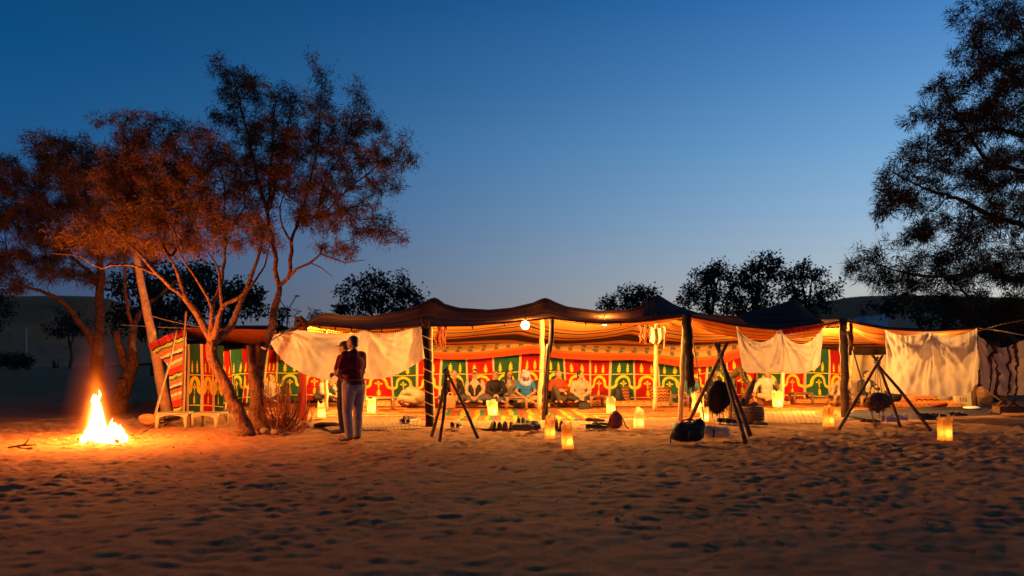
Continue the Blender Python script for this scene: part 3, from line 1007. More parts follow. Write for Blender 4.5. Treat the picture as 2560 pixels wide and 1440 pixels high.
# striped lining under the rear slope
rows = [slope_rear(t, -0.05) for t in np.linspace(0.12, 1, 22)]
vv = np.array(rows)
uv = np.stack(np.meshgrid(np.linspace(0, 1, NX), np.linspace(0, 1, len(rows)) ** 1.0), -1)
# the part that shows lies low on the slope: the stripes run there
uv[..., 1] = np.clip(uv[..., 1] * 0.88 + 0.12, 0, 0.999)
tpart('ceiling_cloth', MB().add(vv.reshape(-1, 3), grid_faces(NX, len(rows)), 0, uv.reshape(-1, 2)), M['ceiling'], label='orange and brown striped ceiling cloth')
# dusky cloths laid over the roof
pc = [[P(1636, 745, 19.9), P(1644, 740, 19.9), P(1654, 745, 19.9)], [P(1618, 765, 19.3), P(1645, 757, 19.3), P(1690, 766, 19.4)], [P(1605, 796, 17.82), P(1660, 793, 17.75), P(1755, 789, 17.75)]]
v, f, u = cloth(pc, 26, 14)
v[:, 2] += .035
tpart('roof_patch', MB().add(v, f, 0, u), M['purple_roof'], label='dusky striped cloth laid over the third peak')
pc = [[P(1972, 756, 20.6), P(1984, 748, 20.6), P(1996, 757, 20.6)], [P(1905, 776, 19.9), P(1985, 768, 19.8), P(2030, 786, 19.9)], [P(1846, 791, 19.2), P(1975, 795, 19.0), P(2060, 809, 18.9)], [P(1874, 816, 18.35), P(1950, 824, 18.4), P(2056, 812, 18.8)]]
v, f, u = cloth(pc, 30, 18)
v[:, 2] += .03
tpart('roof_patch', MB().add(v, f, 0, u), M['purple_roof_b'], label='dusky banded cloth rising to a point over the right half')
pc = [[P(1900, 770, 20.9), P(1909, 764, 20.9), P(1918, 769, 20.9)], [P(1846, 790, 20.2), P(1905, 782, 20.2), P(1960, 786, 20.2)]]
v, f, u = cloth(pc, 20, 10)
tpart('roof_patch', MB().add(v, f, 0, u), M['purple_roof_b'])
# the small tied tufts along the front hem
for x in (790, 832, 876, 920, 962, 1008, 1120, 1184, 1262, 1470, 1560):
    X = (x - 1280) / F * 17.4
    i = int(np.argmin(np.abs(ex - X)))
    c = np.array([ex[i], eD[i] - .03, eZ[i] - .03])
    v, f = tube([c, c + [0.004, -.01, -.035], c + [.012, -.012, -.07]], [.014, .018, .008], 5)
    tpart('tie', MB().add(v, f), M['black_cloth'])

# hanging valances just inside the eave
def valance(rows, mat, label, rip=0.03, fr=9, nu=60, nv=12, name='valance'):
    v, f, u = cloth([[P(*p) for p in r] for r in rows], nu, nv, lambda a, b: rip * np.sin(a * fr * 2 * PI + 1.3 * np.sin(b * 3)) * b)
    return tpart(name, MB().add(v, f, 0, u), mat, label=label)


valance([[(764, 811, 18.1), (850, 814, 17.75), (920, 820, 17.5), (1000, 816, 17.2), (1050, 814, 17.0)], [(766, 815, 18.3), (850, 829, 18.0), (920, 833, 17.7), (1000, 829, 17.4), (1050, 819, 17.1)]], M['valance'], 'orange valance above the wide white sheet')
valance([[(1382, 794, 18.05), (1500, 805, 18.05), (1600, 803, 18.0), (1712, 788, 17.9)], [(1382, 799, 18.1), (1440, 808, 18.3), (1520, 813, 18.4), (1600, 813, 18.3), (1660, 806, 18.1), (1714, 794, 17.95)]], M['valance'], 'orange valance between the black wrapped posts')
valance([[(1722, 788, 17.95), (1840, 811, 18.3), (1950, 821, 18.7), (2058, 812, 19.0)], [(1722, 796, 18.2), (1775, 812, 18.5), (1840, 826, 18.8), (1950, 834, 19.0), (2055, 824, 19.2)], [(1724, 806, 18.9), (1770, 828, 19.2), (1840, 843, 19.5), (1950, 848, 19.6), (2050, 840, 19.6)]], M['valance'], 'deep sagging orange valance left of the folded white sheet', .04, 5)
valance([[(1948, 824, 18.42), (2000, 818, 18.6), (2058, 810, 18.8)], [(1952, 838, 18.46), (2000, 830, 18.66), (2060, 819, 18.86)]], M['red_cloth'], 'bright red strip under the dusky cloth')
valance([[(2118, 801, 19.3), (2215, 820, 19.7), (2330, 825, 20.0), (2445, 818, 20.4)], [(2118, 811, 19.8), (2160, 830, 20.2), (2215, 840, 20.5), (2300, 838, 20.8), (2445, 824, 21)], [(2120, 822, 21.0), (2165, 848, 21.2), (2215, 863, 21.5), (2300, 858, 21.8), (2445, 840, 22)]], M['valance'], 'orange sagging cloth over the right end of the tent', .04, 5)
valance([[(2066, 812, 19.0), (2090, 804, 19.1), (2112, 800, 19.2)], [(2066, 818, 19.1), (2090, 812, 19.2), (2112, 808, 19.3)]], M['valance'], None)
# the left wing
rows = [[(455, 823, 19.6), (520, 825, 19.2), (600, 825, 18.8), (690, 827, 18.3)], [(440, 832, 21.0), (520, 836, 20.6), (600, 838, 20.4), (700, 838, 20.2)], [(455, 846, 24.0), (560, 856, 24.2), (640, 860, 24.6), (760, 858, 25.1)]]
v, f, u = cloth([[P(*p) for p in r] for r in rows], 50, 20, lambda a, b: .05 * np.sin(a * 20) * b)
tpart('wing_roof', MB().add(v, f, 0, u), M['rust_cloth'], label='low rust red roof over the left wing')
tpart('roof_hem', MB().add(*tube([P(455, 822, 19.58), P(520, 824, 19.2), P(600, 824, 18.8), P(690, 826, 18.3)], .02, 6)), M['rust_cloth'])
v, f, u = cloth([[P(440, 821, 19.7), P(560, 823, 19.2), P(700, 825, 18.5)], [P(440, 815, 22), P(560, 818, 22), P(710, 818, 22)], [P(450, 838, 25), P(560, 840, 25), P(760, 840, 25.3)]], 40, 14)
v[:, 2] += .04
tpart('wing_roof', MB().add(v, f, 0, u), M['black_cloth'], label='dark outer cloth of the left wing')

# the orange woven band with rows of grey blocks, hung along the back
k = NB('woven_block_band')
u_, v_ = uvsep(k, 1, 1, 0.012)
base = k.ramp(v_, [(0, (0.50, 0.12, 0.02)), (0.30, (0.58, 0.22, 0.04)), (0.42, (0.56, 0.36, 0.13)), (0.57, (0.50, 0.20, 0.04)), (0.61, (0.56, 0.36, 0.13)), (0.76, (0.52, 0.14, 0.022)), (0.84, (0.50, 0.08, 0.018)), (1.0, (0.45, 0.06, 0.015))], 'CONSTANT')
uu = k.math('MULTIPLY', u_, 40.0)
r1 = k.math('MULTIPLY', k.math('GREATER_THAN', v_, 0.43), k.math('LESS_THAN', v_, 0.56))
r2 = k.math('MULTIPLY', k.math('GREATER_THAN', v_, 0.62), k.math('LESS_THAN', v_, 0.75))
f1 = k.math('MULTIPLY', k.math('LESS_THAN', k.math('FRACT', uu), 0.34), r1)
f2 = k.math('MULTIPLY', k.math('LESS_THAN', k.math('FRACT', k.math('ADD', uu, 0.12)), 0.34), r2)
ribs = k.math('LESS_THAN', k.math('FRACT', k.math('MULTIPLY', u_, 300.0)), 0.35)
col = k.mix(k.math('MULTIPLY', k.math('MULTIPLY', ribs, 0.45), k.math('ADD', r1, r2)), base, (0.40, 0.22, 0.08))
col = k.mix(k.math('MULTIPLY', k.math('ADD', f1, f2), 0.8), col, (0.10, 0.075, 0.06))
M['block_band'] = k.finish(col, 0.9, 0.1, k.noise(60, 3), 0.3, 0.004, 0.1)
bt = [(700, 866), (900, 872), (1060, 866), (1120, 866), (1200, 862), (1290, 848), (1345, 840), (1390, 852), (1500, 863), (1600, 869), (1650, 862), (1720, 860), (1800, 852), (1848, 846), (1960, 848)]
bb = [(700, 900), (900, 906), (1060, 896), (1120, 899), (1200, 897), (1290, 888), (1345, 884), (1390, 895), (1500, 901), (1600, 900), (1650, 909), (1720, 918), (1800, 913), (1848, 895), (1960, 890)]
rows = [[P(x, y - 14, 25.3) for x, y in bt], [P(x, y - 2, 24.95) for x, y in bt], [P(x, (a * .6 + y * .4), 24.55) for (x, y), (_, a) in zip(bb, bt)], [P(x, y, 24.35) for x, y in bb]]
v, f, u = cloth(rows, 160, 16, lambda a, b: .05 * np.sin(a * 47) * b + .03 * np.sin(a * 21 + b * 4))
tpart('woven_band', MB().add(v, f, 0, u), M['block_band'], label='long orange band woven with grey blocks under the ceiling')

# hanging bundles of cloth and netting between ceiling and posts
rng = np.random.default_rng(3)
for (x0, x1, y0, y1, D) in ((1092, 1112, 812, 868, 20.5), (1600, 1668, 812, 860, 20.6)):
    mbx = MB()
    for i in range(16):
        x = rng.uniform(x0, x1)
        pts = [P(x + rng.normal(0, 3), y0 + (y1 - y0) * s, D + rng.normal(0, .05)) for s in (0, .3, .6, .8, rng.uniform(.85, 1.1))]
        mbx.add(*tube(pts, [.015, .02, .03, .02, .008], 5))
    tpart('tassel', mbx, M['rust_cloth'])['kind'] = 'stuff'
v, f, u = cloth([[P(1622, 815, 20.3), P(1640, 822, 20.3), P(1662, 815, 20.3)], [P(1624, 836, 20.3), P(1644, 846, 20.2), P(1664, 834, 20.3)], [P(1622, 850, 20.35), P(1640, 862, 20.3), P(1660, 846, 20.3)]], 24, 12, lambda a, b: .05 * np.sin(a * 16))
tpart('hanging_rag', MB().add(v, f, 0, u), M['beige_cloth'])
tpart('cord', MB().add(*tube([P(1660, 815, 20.2), P(1661, 850, 20.2), P(1660, 874, 20.2)], .012, 5)), M['rope'])


# posts
def post(pts, r, mat, label=None, name='pole', jit=.4):
    pp = [P(*p) for p in pts]
    n = 14
    s = resample(pp, n) if len(pp) > 2 else np.array([np.array(pp[0]) * (1 - t) + np.array(pp[1]) * t for t in np.linspace(0, 1, n)])
    rr = r * (1 + rng.normal(0, .06, n))
    s = s + np.c_[rng.normal(0, r * .12, n), rng.normal(0, r * .12, n), np.zeros(n)]
    o = tpart(name, MB().add(*tube(s, rr, 9)), mat, label=label)
    return o, s


o, s = post([(1064, 806, 16.65), (1068, 900, 16.65), (1073, 1066, 16.65)], 0.088, M['post_wrap'], 'black wrapped front post with pale slanting bands')
for i in range(8):                                    # pale slanting bands wound round the post
    z = s[-1][2] + .25 + i * .23
    c = np.array([np.interp(z, s[::-1, 2], s[::-1, 0]), s[0][1], z])
    a = np.linspace(0, 2 * PI, 17)
    ring = np.c_[c[0] + .094 * np.cos(a), c[1] + .094 * np.sin(a), c[2] - .045 * np.cos(a)]
    tpart('band', MB().add(*tube(ring, .011, 5)), M['cream_tape'], parent=None)
mbx = MB()
for i in range(26):
    a = rng.uniform(0, 2 * PI)
    c = np.array(P(1063, 812, 16.6))
    mbx.add(*sphere(c + [rng.normal(0, .05), rng.normal(0, .05), rng.uniform(-.04, .10)], rng.uniform(.03, .06), 6, 4))
tpart('knot', mbx, M['black_cloth'])['kind'] = 'stuff'
post([(1078, 815, 17.6), (1079, 900, 17.4), (1084, 1052, 17.0)], .028, M['wood_pale'], 'thin pale rod beside the banded post')
post([(1355, 797, 20.6), (1354, 900, 20.9), (1347, 1027, 21.2)], .062, M['wood_pale'], 'pale crooked pole just left of the black wrapped one')
post([(1380, 792, 17.95), (1378, 850, 17.95), (1366, 920, 17.95), (1364, 1053, 17.95)], .06, M['post_wrap'], 'black wrapped post in the middle of the front')
post([(1371, 860, 17.85), (1366, 920, 17.85), (1358, 1050, 17.85)], .04, M['wood_dark'])
post([(1642, 806, 20.7), (1640, 880, 20.9), (1637, 1029, 21.0)], .055, M['wood_pale'], 'pale pole in front of the kilim cushion')
post([(1713, 800, 17.8), (1708, 900, 17.8), (1700, 1056, 17.8)], .062, M['wood_pale'], 'pale pole beside the ragged black bundle')
o, s = post([(1714, 786, 17.6), (1720, 860, 17.6), (1728, 958, 17.6)], .10, M['post_wrap'], 'black cloth bundle tied to the post', 'cloth_bundle')
mbx = MB()
for i in range(14):
    x = 1719 + i * 1.4
    mbx.add(*tube([P(x, 952, 17.55), P(x + rng.normal(0, 2), 964, 17.55), P(x + rng.normal(0, 3), 972 + rng.uniform(0, 18), 17.55)], [.02, .012, .004], 4))
tpart('fringe', mbx, M['black_cloth'])['kind'] = 'stuff'
o, s = post([(2109, 798, 19.1), (2110, 900, 19.1), (2113, 1046, 19.1)], .092, M['wood_dark'], 'thick dark post near the right tripod')
for zz in (2.0, 2.03, 1.97):
    a = np.linspace(0, 2 * PI, 17)
    tpart('rope_binding', MB().add(*tube(np.c_[s[0][0] + .1 * np.cos(a), 19.1 + .1 * np.sin(a), zz + .012 * np.sin(2 * a)], .012, 5)), M['rope'])
tpart('rope', MB().add(*tube([P(2109, 812, 18.98), P(2122, 840, 18.9), P(2126, 862, 18.95), P(2118, 856, 18.98)], .014, 5)), M['rope'])
post([(2127, 806, 19.3), (2128, 850, 19.3), (2125, 888, 19.3)], .045, M['black_cloth'], None, 'cloth_bundle')
post([(1958, 850, 22.6), (1957, 940, 22.7), (1955, 1018, 22.8)], .05, M['wood_pale'], 'thin pale pole before the lit lantern under the folded sheet')
post([(1918, 850, 23.6), (1924, 940, 23.8), (1931, 1010, 24.0)], .058, M['wood_pale'])
post([(757, 812, 18.0), (757, 900, 18.0), (757, 1052, 18.0)], .085, None or kilim('red_wrapping', [(0.42, 0.03, 0.02), (0.05, 0.02, 0.015), (0.42, 0.05, 0.03), (0.5, 0.2, 0.06)], 3, 30, 1.0), 'red patterned wrapped post under the end of the wide white sheet')
mbx = MB()
for i in range(26):
    c = np.array(P(752, 806, 17.9))
    mbx.add(*sphere(c + [rng.normal(0, .07), rng.normal(0, .05), rng.uniform(-.09, .09)], rng.uniform(.03, .065), 6, 4))
tpart('knot', mbx, M['black_cloth'])['kind'] = 'stuff'
post([(764, 830, 18.3), (764, 1050, 18.0)], .022, M['wood_pale'])
post([(815, 826, 20.4), (816, 1030, 20.8)], .05, M['wood_pale'])
post([(907, 826, 20.2), (905, 1030, 20.8)], .055, M['wood_pale'])
post([(461, 826, 19.6), (459, 930, 19.6), (457, 1036, 19.6)], .055, M['wood_pale'], 'pale corner pole of the left wing')
post([(468, 866, 20.2), (466, 1036, 19.9)], .10, M['rust_cloth'], None, 'cloth_bundle')
post([(2441, 930, 23.0), (2439, 960, 23.2), (2434, 1015, 23.4)], .10, M['wood_dark'], 'stout log post under the right white sheet')
post([(2132, 868, 23.5), (2124, 960, 23.5), (2120, 1000, 23.5)], .045, M['wood_pale'])

# ------------------------------------------------------------------ walls of red and green panels
WALL_Z0, WALL_Z1 = 0.02, 1.62


def wall_pt(kind, s, z):
    """Back wall: s is X. Side wall: s is Y along X = -7.9."""
    if kind == 'back':
        s_ = s + .10 * math.sin(s * 2.3 + .7) * (z - .7) * .6 + .03 * math.sin(s * 6.1)
        return np.array([s_, 25.0 + .05 * math.sin(s * 3.1) + .035 * math.sin(s * 7.7 + z * 2.5) + .05 * math.sin(s * 1.3 + z * 3), z + .05 * math.sin(s * .9 + 1.0) + .035 * math.sin(s * 2.1) * z])
    return np.array([-7.95 + .05 * math.sin(s * 4.1) + .04 * math.sin(s * 8 + z * 3), s, z + .04 * math.sin(s * 2.2)])


def wall_off(kind, s, z, off):
    p = wall_pt(kind, s, z)
    if kind == 'back':
        p[1] -= off
    else:
        p[0] += off
    return p


def flat_piece(kind, polys, s0, w, off=0.012):
    """polys: list of closed 2-D outlines in panel units (0..1 across, metres up) -> mesh lying on the wall's surface."""
    mbx = MB()
    for pl in polys:
        v = [wall_off(kind, s0 + a * w, b, off) for a, b in pl]
        mbx.add(v, [tuple(range(len(v)))])
    return mbx


def strip_piece(kind, path, s0, w, th, off=0.014):
    """a band of the given width following a 2-D path."""
    p = np.array(path, float)
    q = p.copy(); q[:, 0] *= w
    t = np.gradient(q, axis=0); t /= np.linalg.norm(t, axis=1)[:, None] + 1e-9
    nn = np.c_[-t[:, 1], t[:, 0]] * th / 2
    L_, R_ = q + nn, q - nn
    v, f = [], []
    for i in range(len(q)):
        for r_ in (L_[i], R_[i]):
            v.append(wall_off(kind, s0 + min(max(r_[0], 0), w), r_[1], off))
        if i:
            a = 2 * i
            f.append((a - 2, a - 1, a + 1, a))
    return MB().add(v, f)


def arrow_tree(cx, z0, z1, w):
    """stacked arrowheads: an applique palm; one outline"""
    h = z1 - z0
    L_ = [(cx, z0)]
    seq = [(.0, .0), (.55, .30), (.22, .30), (.5, .52), (.2, .52), (.42, .74), (.12, .74), (.08, .80), (.14, .90), (0, 1.0)]
    right = [(cx + a * w, z0 + b * h) for a, b in seq]
    left = [(cx - a * w, z0 + b * h) for a, b in seq[1:-1]][::-1]
    return right + left


def diamond(cx, cz, rx_, rz_):
    return [(cx, cz - rz_), (cx + rx_, cz), (cx, cz + rz_), (cx - rx_, cz)]


ARCH = [(0.02, .47), (.19, .53), (.215, .58), (.225, .63)] + [(.5 + .275 * math.cos(a), .63 + .205 * math.sin(a)) for a in np.linspace(PI, 0, 15)] + [(.775, .63), (.785, .58), (.81, .53), (.98, .47)]
wall_count = [0]


def wall_panel(parent, kind, s0, s1, colour, o0):
    w = s1 - s0
    nu, nv = 9, 14
    v = [wall_pt(kind, s0 + w * i / (nu - 1), WALL_Z0 + (WALL_Z1 - WALL_Z0) * j / (nv - 1)) - o0 for j in range(nv) for i in range(nu)]
    pn = MB().add(v, grid_faces(nu, nv)).build('wall_panel', M[colour + '_cloth'], parent)
    pn['label'] = '%s cotton wall panel with yellow arch applique' % colour

    def sub(name, mbx, mat='yellow_cloth'):
        mbx.v = [x - o0 for x in mbx.v]
        return mbx.build(name, M[mat], pn)
    sub('arch', strip_piece(kind, ARCH, s0, w, .082))
    for c in (.3, .68):
        sub('palm_motif', flat_piece(kind, [arrow_tree(c, .93, 1.24, .155)], s0, w))
    fl = [diamond(.5, .672, .042, .05), diamond(.5, .572, .042, .05), diamond(.42, .62, .066, .033), diamond(.58, .62, .066, .033), diamond(.5, .497, .035, .033)]
    sub('flower_motif', flat_piece(kind, fl, s0, w))
    sub('palm_motif', flat_piece(kind, [arrow_tree(.5, .22, .46, .15)], s0, w))
    for z in (.90, .20):
        sub('trim_line', strip_piece(kind, [(a, z) for a in np.linspace(0.0, 1.0, 7)], s0, w, .024, .010))
    return pn


def wall_tape(parent, kind, s, o0):
    v, f = [], []
    for j, z in enumerate(np.linspace(WALL_Z0, WALL_Z1, 14)):
        for d in (-.033, .033):
            v.append(wall_off(kind, s + d, z, .02) - o0)
        if j:
            f.append((2 * j - 2, 2 * j - 1, 2 * j + 1, 2 * j))
    return MB().add(v, f).build('seam_tape', M['cream_tape'], parent)


bw = thing('tent_wall', 'long back wall of alternating red and green panels behind the seated people', 'fabric wall', (2, 25, 0))
o0 = np.array([2.0, 25.0, 0.0])
PAN = [(632, 'green'), (664, 'red'), (693, 'green'), (756, 'red'), (817, 'green'), (915, 'red'), (978, 'green'), (1042, 'red'), (1103, 'green'), (1170, 'red'), (1234, 'green'), (1296, 'red'), (1358, 'green'), (1414, 'red'), (1474, 'red'), (1525, 'green'), (1588, 'red'),
       (1648, 'green'), (1706, 'red'), (1766, 'green'), (1818, 'red'), (1889, 'green'), (1953, 'red'), (2014, 'green'), (2075, 'red')]
xs = [(p[0] - 1280) / 80.0 for p in PAN] + [(2110 - 1280) / 80.0]
for i, (p, c) in enumerate(PAN):
    if p == 817:                                          # two panels share this stretch
        m_ = (xs[i] + xs[i + 1]) / 2
        wall_panel(bw, 'back', xs[i], m_, 'green', o0); wall_tape(bw, 'back', m_, o0)
        wall_panel(bw, 'back', m_, xs[i + 1], 'green', o0)
    else:
        wall_panel(bw, 'back', xs[i], xs[i + 1], c, o0)
    wall_tape(bw, 'back', xs[i], o0)
sw = thing('tent_wall', 'side wall of red and green panels at the left end, behind the tamarisk trunks', 'fabric wall', (-7.9, 22, 0))
o0 = np.array([-7.9, 22.0, 0.0])
yy = np.linspace(19.85, 24.9, 8)
for i in range(7):
    wall_panel(sw, 'side', yy[i], yy[i + 1], ('green', 'red', 'green', 'red', 'green', 'red', 'green')[i], o0)
    wall_tape(sw, 'side', yy[i], o0)
# the two near panels are turned towards the front
fw = thing('tent_wall', 'short front screen of green and red panels beside the striped blanket', 'fabric wall', (-7.6, 19.7, 0))
o0 = np.array([-7.6, 19.7, 0.0])


def wall_pt(kind, s, z, _old=wall_pt):
    if kind == 'front':
        return np.array([s, 19.75 + .04 * math.sin(s * 9) + .03 * math.sin(s * 5 + z * 3), z * 1.06 + .03 * math.sin(s * 3)])
    return _old(kind, s, z)


def wall_off(kind, s, z, off, _old=wall_off):
    if kind == 'front':
        p = wall_pt(kind, s, z); p[1] -= off
        return p
    return _old(kind, s, z, off)


for a, b, c in ((472, 504, 'green'), (505, 532, 'red'), (533, 560, 'green')):
    wall_panel(fw, 'front', (a - 1280) / F * 19.75, (b - 1280) / F * 19.75, c, o0)
    wall_tape(fw, 'front', (a - 1280) / F * 19.75, o0)
# plain beige back cloth of the right end
bc = [[P(2118, 886, 24.6), P(2160, 888, 24.6), P(2260, 886, 24.4), P(2450, 884, 24.2)], [P(2120, 1004, 24.6), P(2170, 1004, 24.6), P(2260, 1004, 24.4), P(2450, 1006, 24.2)]]
v, f, u = cloth(bc, 60, 14, lambda a, b: .06 * np.sin(a * 40) + .03 * np.sin(a * 17 + b * 6))
tag(MB().add(v, f, 0, u).build('back_cloth', M['beige_cloth']), 'plain beige back cloth behind the right tripod and sheet', 'cloth')
# outer dark skin behind the walls
v, f, u = cloth([[P(430, 850, 25.6), P(1280, 850, 25.6), P(2500, 850, 25.6)], [P(430, 1012, 25.6), P(1280, 1012, 25.6), P(2500, 1012, 25.6)]], 40, 6)
tpart('outer_skin', MB().add(v, f, 0, u), M['black_cloth'], label='dark outer cloth behind the wall panels')

# ------------------------------------------------------------------ lamps under the roof
M['bulb'] = emis('lit_bulb', BULB_COL, BULB * .78)
M['bulb_small'] = emis('lit_bulb_dim', BULB_COL, BULB * 1.2)


def bulb(x, y, D, label, r=.075, mat='bulb', up=.35):
    t = thing('hanging_lamp', label, 'lamp', P(x, y, D), 0, 'bare bulbs hung under the tent roof')
    MB().add(*sphere((0, 0, 0), (r, r, r * 1.1), 12, 8)).build('bulb', M[mat], t)
    MB().add(*tube([(0, 0, r * .95), (0, 0, r * 1.9)], [.028, .024], 8)).build('socket', M['dark'], t)
    MB().add(*tube([(0, 0, r * 1.9), (0.01, .02, up)], .008, 5)).build('cord', M['dark'], t)
    return t


bulb(1313, 813, 17.95, 'blinding bare bulb at the front edge of the black roof', .08)
bulb(1512, 806, 19.3, 'lamp tucked behind the orange valance right of the black wrapped post', .07, 'bulb_small', .2)
bulb(2030, 862, 20.6, 'lamp behind the right half of the folded white sheet', .07, 'bulb_small', .2)
bulb(870, 858, 20.4, 'lamp hidden behind the wide white sheet', .07, 'bulb_small', .2)

M['bulb_faint'] = emis('lit_bulb_faint', BULB_COL, BULB * .24)
bulb(2318, 872, 21.4, 'lamp glowing behind the tall white sheet', .07, 'bulb_faint', .2)

# ------------------------------------------------------------------ sheets and blankets hung on the tent
def rip(A, fr, ph=0.0, pins=((0, 0), (1, 0))):
    """Cloth hung from pins: folds fan out from each pin, gathers run down from the upper edge, the hem swings."""
    def fn(a, b):
        g = 0
        for i, (pu, pv) in enumerate(pins):
            dx, dy = (a - pu) * fr * .5, (b - pv) * 1.0 + .04
            th = np.arctan2(dx, dy)
            r = np.sqrt(dx * dx + dy * dy)
            amp = np.clip(r * 2.2, 0, 1) * np.exp(-r * .75)
            g = g + 2.6 * A * amp * (vnoise(th * 4.2 + 5 * i + ph * 3 + 40, r * .8 + 3 * i) - .5)
            g = g + 1.2 * A * amp * (vnoise(th * 10.5 + 7 * i + 60, r * 1.1 + i) - .5)
        g += 1.1 * A * (vnoise(a * fr * 3.4 + ph, b * .9 + 2 + a) - .5) * (.3 + .8 * b)
        g += .8 * A * (vnoise(a * fr * 8.0 + 9 + b, b * 1.2 + 4) - .5) * np.clip(1.1 - 1.5 * b, 0, 1)
        return g
    return fn


def sheet(name, rows, mat, label, cat, rp, nu=110, nv=34):
    v, f, u = cloth([[P(*p) for p in r] for r in rows], nu, nv, rp)
    return tag(MB().add(v, f, 0, u).build(name, mat), label, cat)


sheet('white_sheet', [
    [(684, 836, 17.5), (712, 832, 17.4), (748, 826, 17.3), (790, 830, 17.2), (850, 836, 17.1), (885, 834, 17.0), (908, 826, 17.0), (930, 832, 16.95), (970, 834, 16.9), (1010, 826, 16.8), (1052, 817, 16.5)],
    [(682, 850, 17.4), (715, 868, 17.2), (760, 884, 17.0), (820, 886, 16.9), (880, 882, 16.9), (930, 880, 16.8), (980, 872, 16.8), (1056, 850, 16.5)],
    [(679, 858, 17.4), (700, 892, 17.1), (752, 930, 16.9), (810, 949, 16.8), (850, 954, 16.8), (905, 948, 16.75), (955, 946, 16.7), (1000, 932, 16.6), (1061, 896, 16.45)]],
    M['white_cloth'], 'wide white sheet sagging under the roof behind the standing men', 'sheet', rip(.085, 7, 0, ((0, 0), (.12, 0), (.62, 0), (1, 0))))
# lacing along its upper edge
lac = thing('lacing_rope', 'thin laced rope along the top of the wide white sheet', 'rope', P(905, 826, 17))
b0 = np.array(lac.location)
lp_ = [P(760, 822, 17.25), P(850, 831, 17.05), P(885, 829, 16.95), P(908, 822, 16.95), P(930, 828, 16.9), P(970, 830, 16.85), P(1010, 822, 16.75)]
MB().add(resample(lp_, 2) * 0, []) if False else None
v, f = tube(resample(lp_, 40), .008, 5); MB().add(v - b0, f).build('cord', M['dark'], lac)
for q_ in resample(lp_, 46)[8:]:
    v, f = tube([q_ + [0, -.02, .012], q_ + [.01, -.03, -.02], q_ + [.012, -.02, -.055]], .006, 4); MB().add(v - b0, f).build('loop', M['dark'], lac)
sheet('white_sheet', [
    [(1840, 812, 18.1), (1858, 836, 18.2), (1880, 850, 18.25), (1903, 855, 18.3), (1928, 845, 18.35), (1948, 824, 18.35), (1962, 842, 18.45), (1985, 857, 18.5), (2010, 859, 18.55), (2034, 846, 18.6), (2059, 817, 18.7)],
    [(1846, 870, 18.1), (1880, 886, 18.15), (1948, 884, 18.2), (2010, 890, 18.4), (2057, 862, 18.6)],
    [(1853, 918, 18.05), (1866, 931, 18.1), (1900, 932, 18.15), (1948, 931, 18.2), (1995, 934, 18.35), (2030, 927, 18.5), (2054, 912, 18.6)]],
    M['white_cloth'], 'smaller white sheet folded in two swags below the striped roof cloth', 'sheet', rip(.075, 5, 1.0, ((0, 0), (.5, 0), (1, 0))))
sheet('white_sheet', [
    [(2215, 824, 19.3), (2235, 834, 19.4), (2270, 840, 19.5), (2300, 836, 19.5), (2318, 831, 19.5), (2345, 838, 19.6), (2385, 839, 19.7), (2420, 832, 19.8), (2445, 818, 19.9)],
    [(2213, 900, 19.2), (2280, 905, 19.3), (2340, 905, 19.4), (2445, 890, 19.8)],
    [(2211, 976, 19.2), (2235, 984, 19.25), (2290, 986, 19.3), (2330, 990, 19.4), (2385, 991, 19.5), (2420, 985, 19.6), (2443, 958, 19.8)]],
    M['white_cloth'], 'tall pinkish white sheet hanging to the ground at the right end', 'sheet', rip(.10, 5, 2.0, ((0, 0), (.45, 0), (1, 0))))
v, f, u = cloth([[P(2219, 842, 19.55), P(2262, 862, 19.55), P(2318, 840, 19.6), P(2380, 868, 19.7), (P(2438, 832, 19.95))], [P(2219, 855, 19.55), P(2278, 896, 19.5), P(2322, 860, 19.6), P(2386, 908, 19.7), P(2438, 850, 19.95)]], 50, 10)
tag(MB().add(v, f, 0, u).build('inner_swag', M['white_cloth']), 'thin swag of white cloth showing through the tall sheet', 'sheet')
M['desert_blanket'] = stripes('brown_striped_blanket', [(0.78, 0.58, 0.36), (0.10, 0.035, 0.02), (0.76, 0.56, 0.34), (0.09, 0.03, 0.02)], 'U', 4.0, 0.10, 0.9, 0.3, 60, [3.2, .7, 1.1, .7])
sheet('striped_blanket', [
    [(2447, 836, 19.2), (2466, 858, 19.1), (2490, 868, 19.0), (2520, 867, 18.9), (2562, 850, 18.8), (2640, 836, 18.7)],
    [(2448, 900, 19.1), (2490, 920, 18.9), (2560, 915, 18.7), (2640, 905, 18.6)],
    [(2446, 958, 19.0), (2478, 984, 18.9), (2530, 988, 18.8), (2600, 985, 18.7), (2645, 980, 18.6)]],
    M['desert_blanket'], 'sandy blanket with wavy brown stripes hung at the right edge', 'blanket', rip(.12, 4, .5))
M['gay_blanket'] = stripes('red_striped_blanket', [(0.50, 0.03, 0.02), (0.03, 0.02, 0.02), (0.65, 0.42, 0.05), (0.06, 0.16, 0.09), (0.56, 0.14, 0.03), (0.6, 0.5, 0.38), (0.03, 0.02, 0.02), (0.55, 0.10, 0.03), (0.6, 0.5, 0.38), (0.58, 0.16, 0.04)],
                           'V', 2.4, 0.05, 0.9, 0.05, 60, [2, .5, .8, .6, 1.6, .8, .7, 1.4, .9, 1.2])
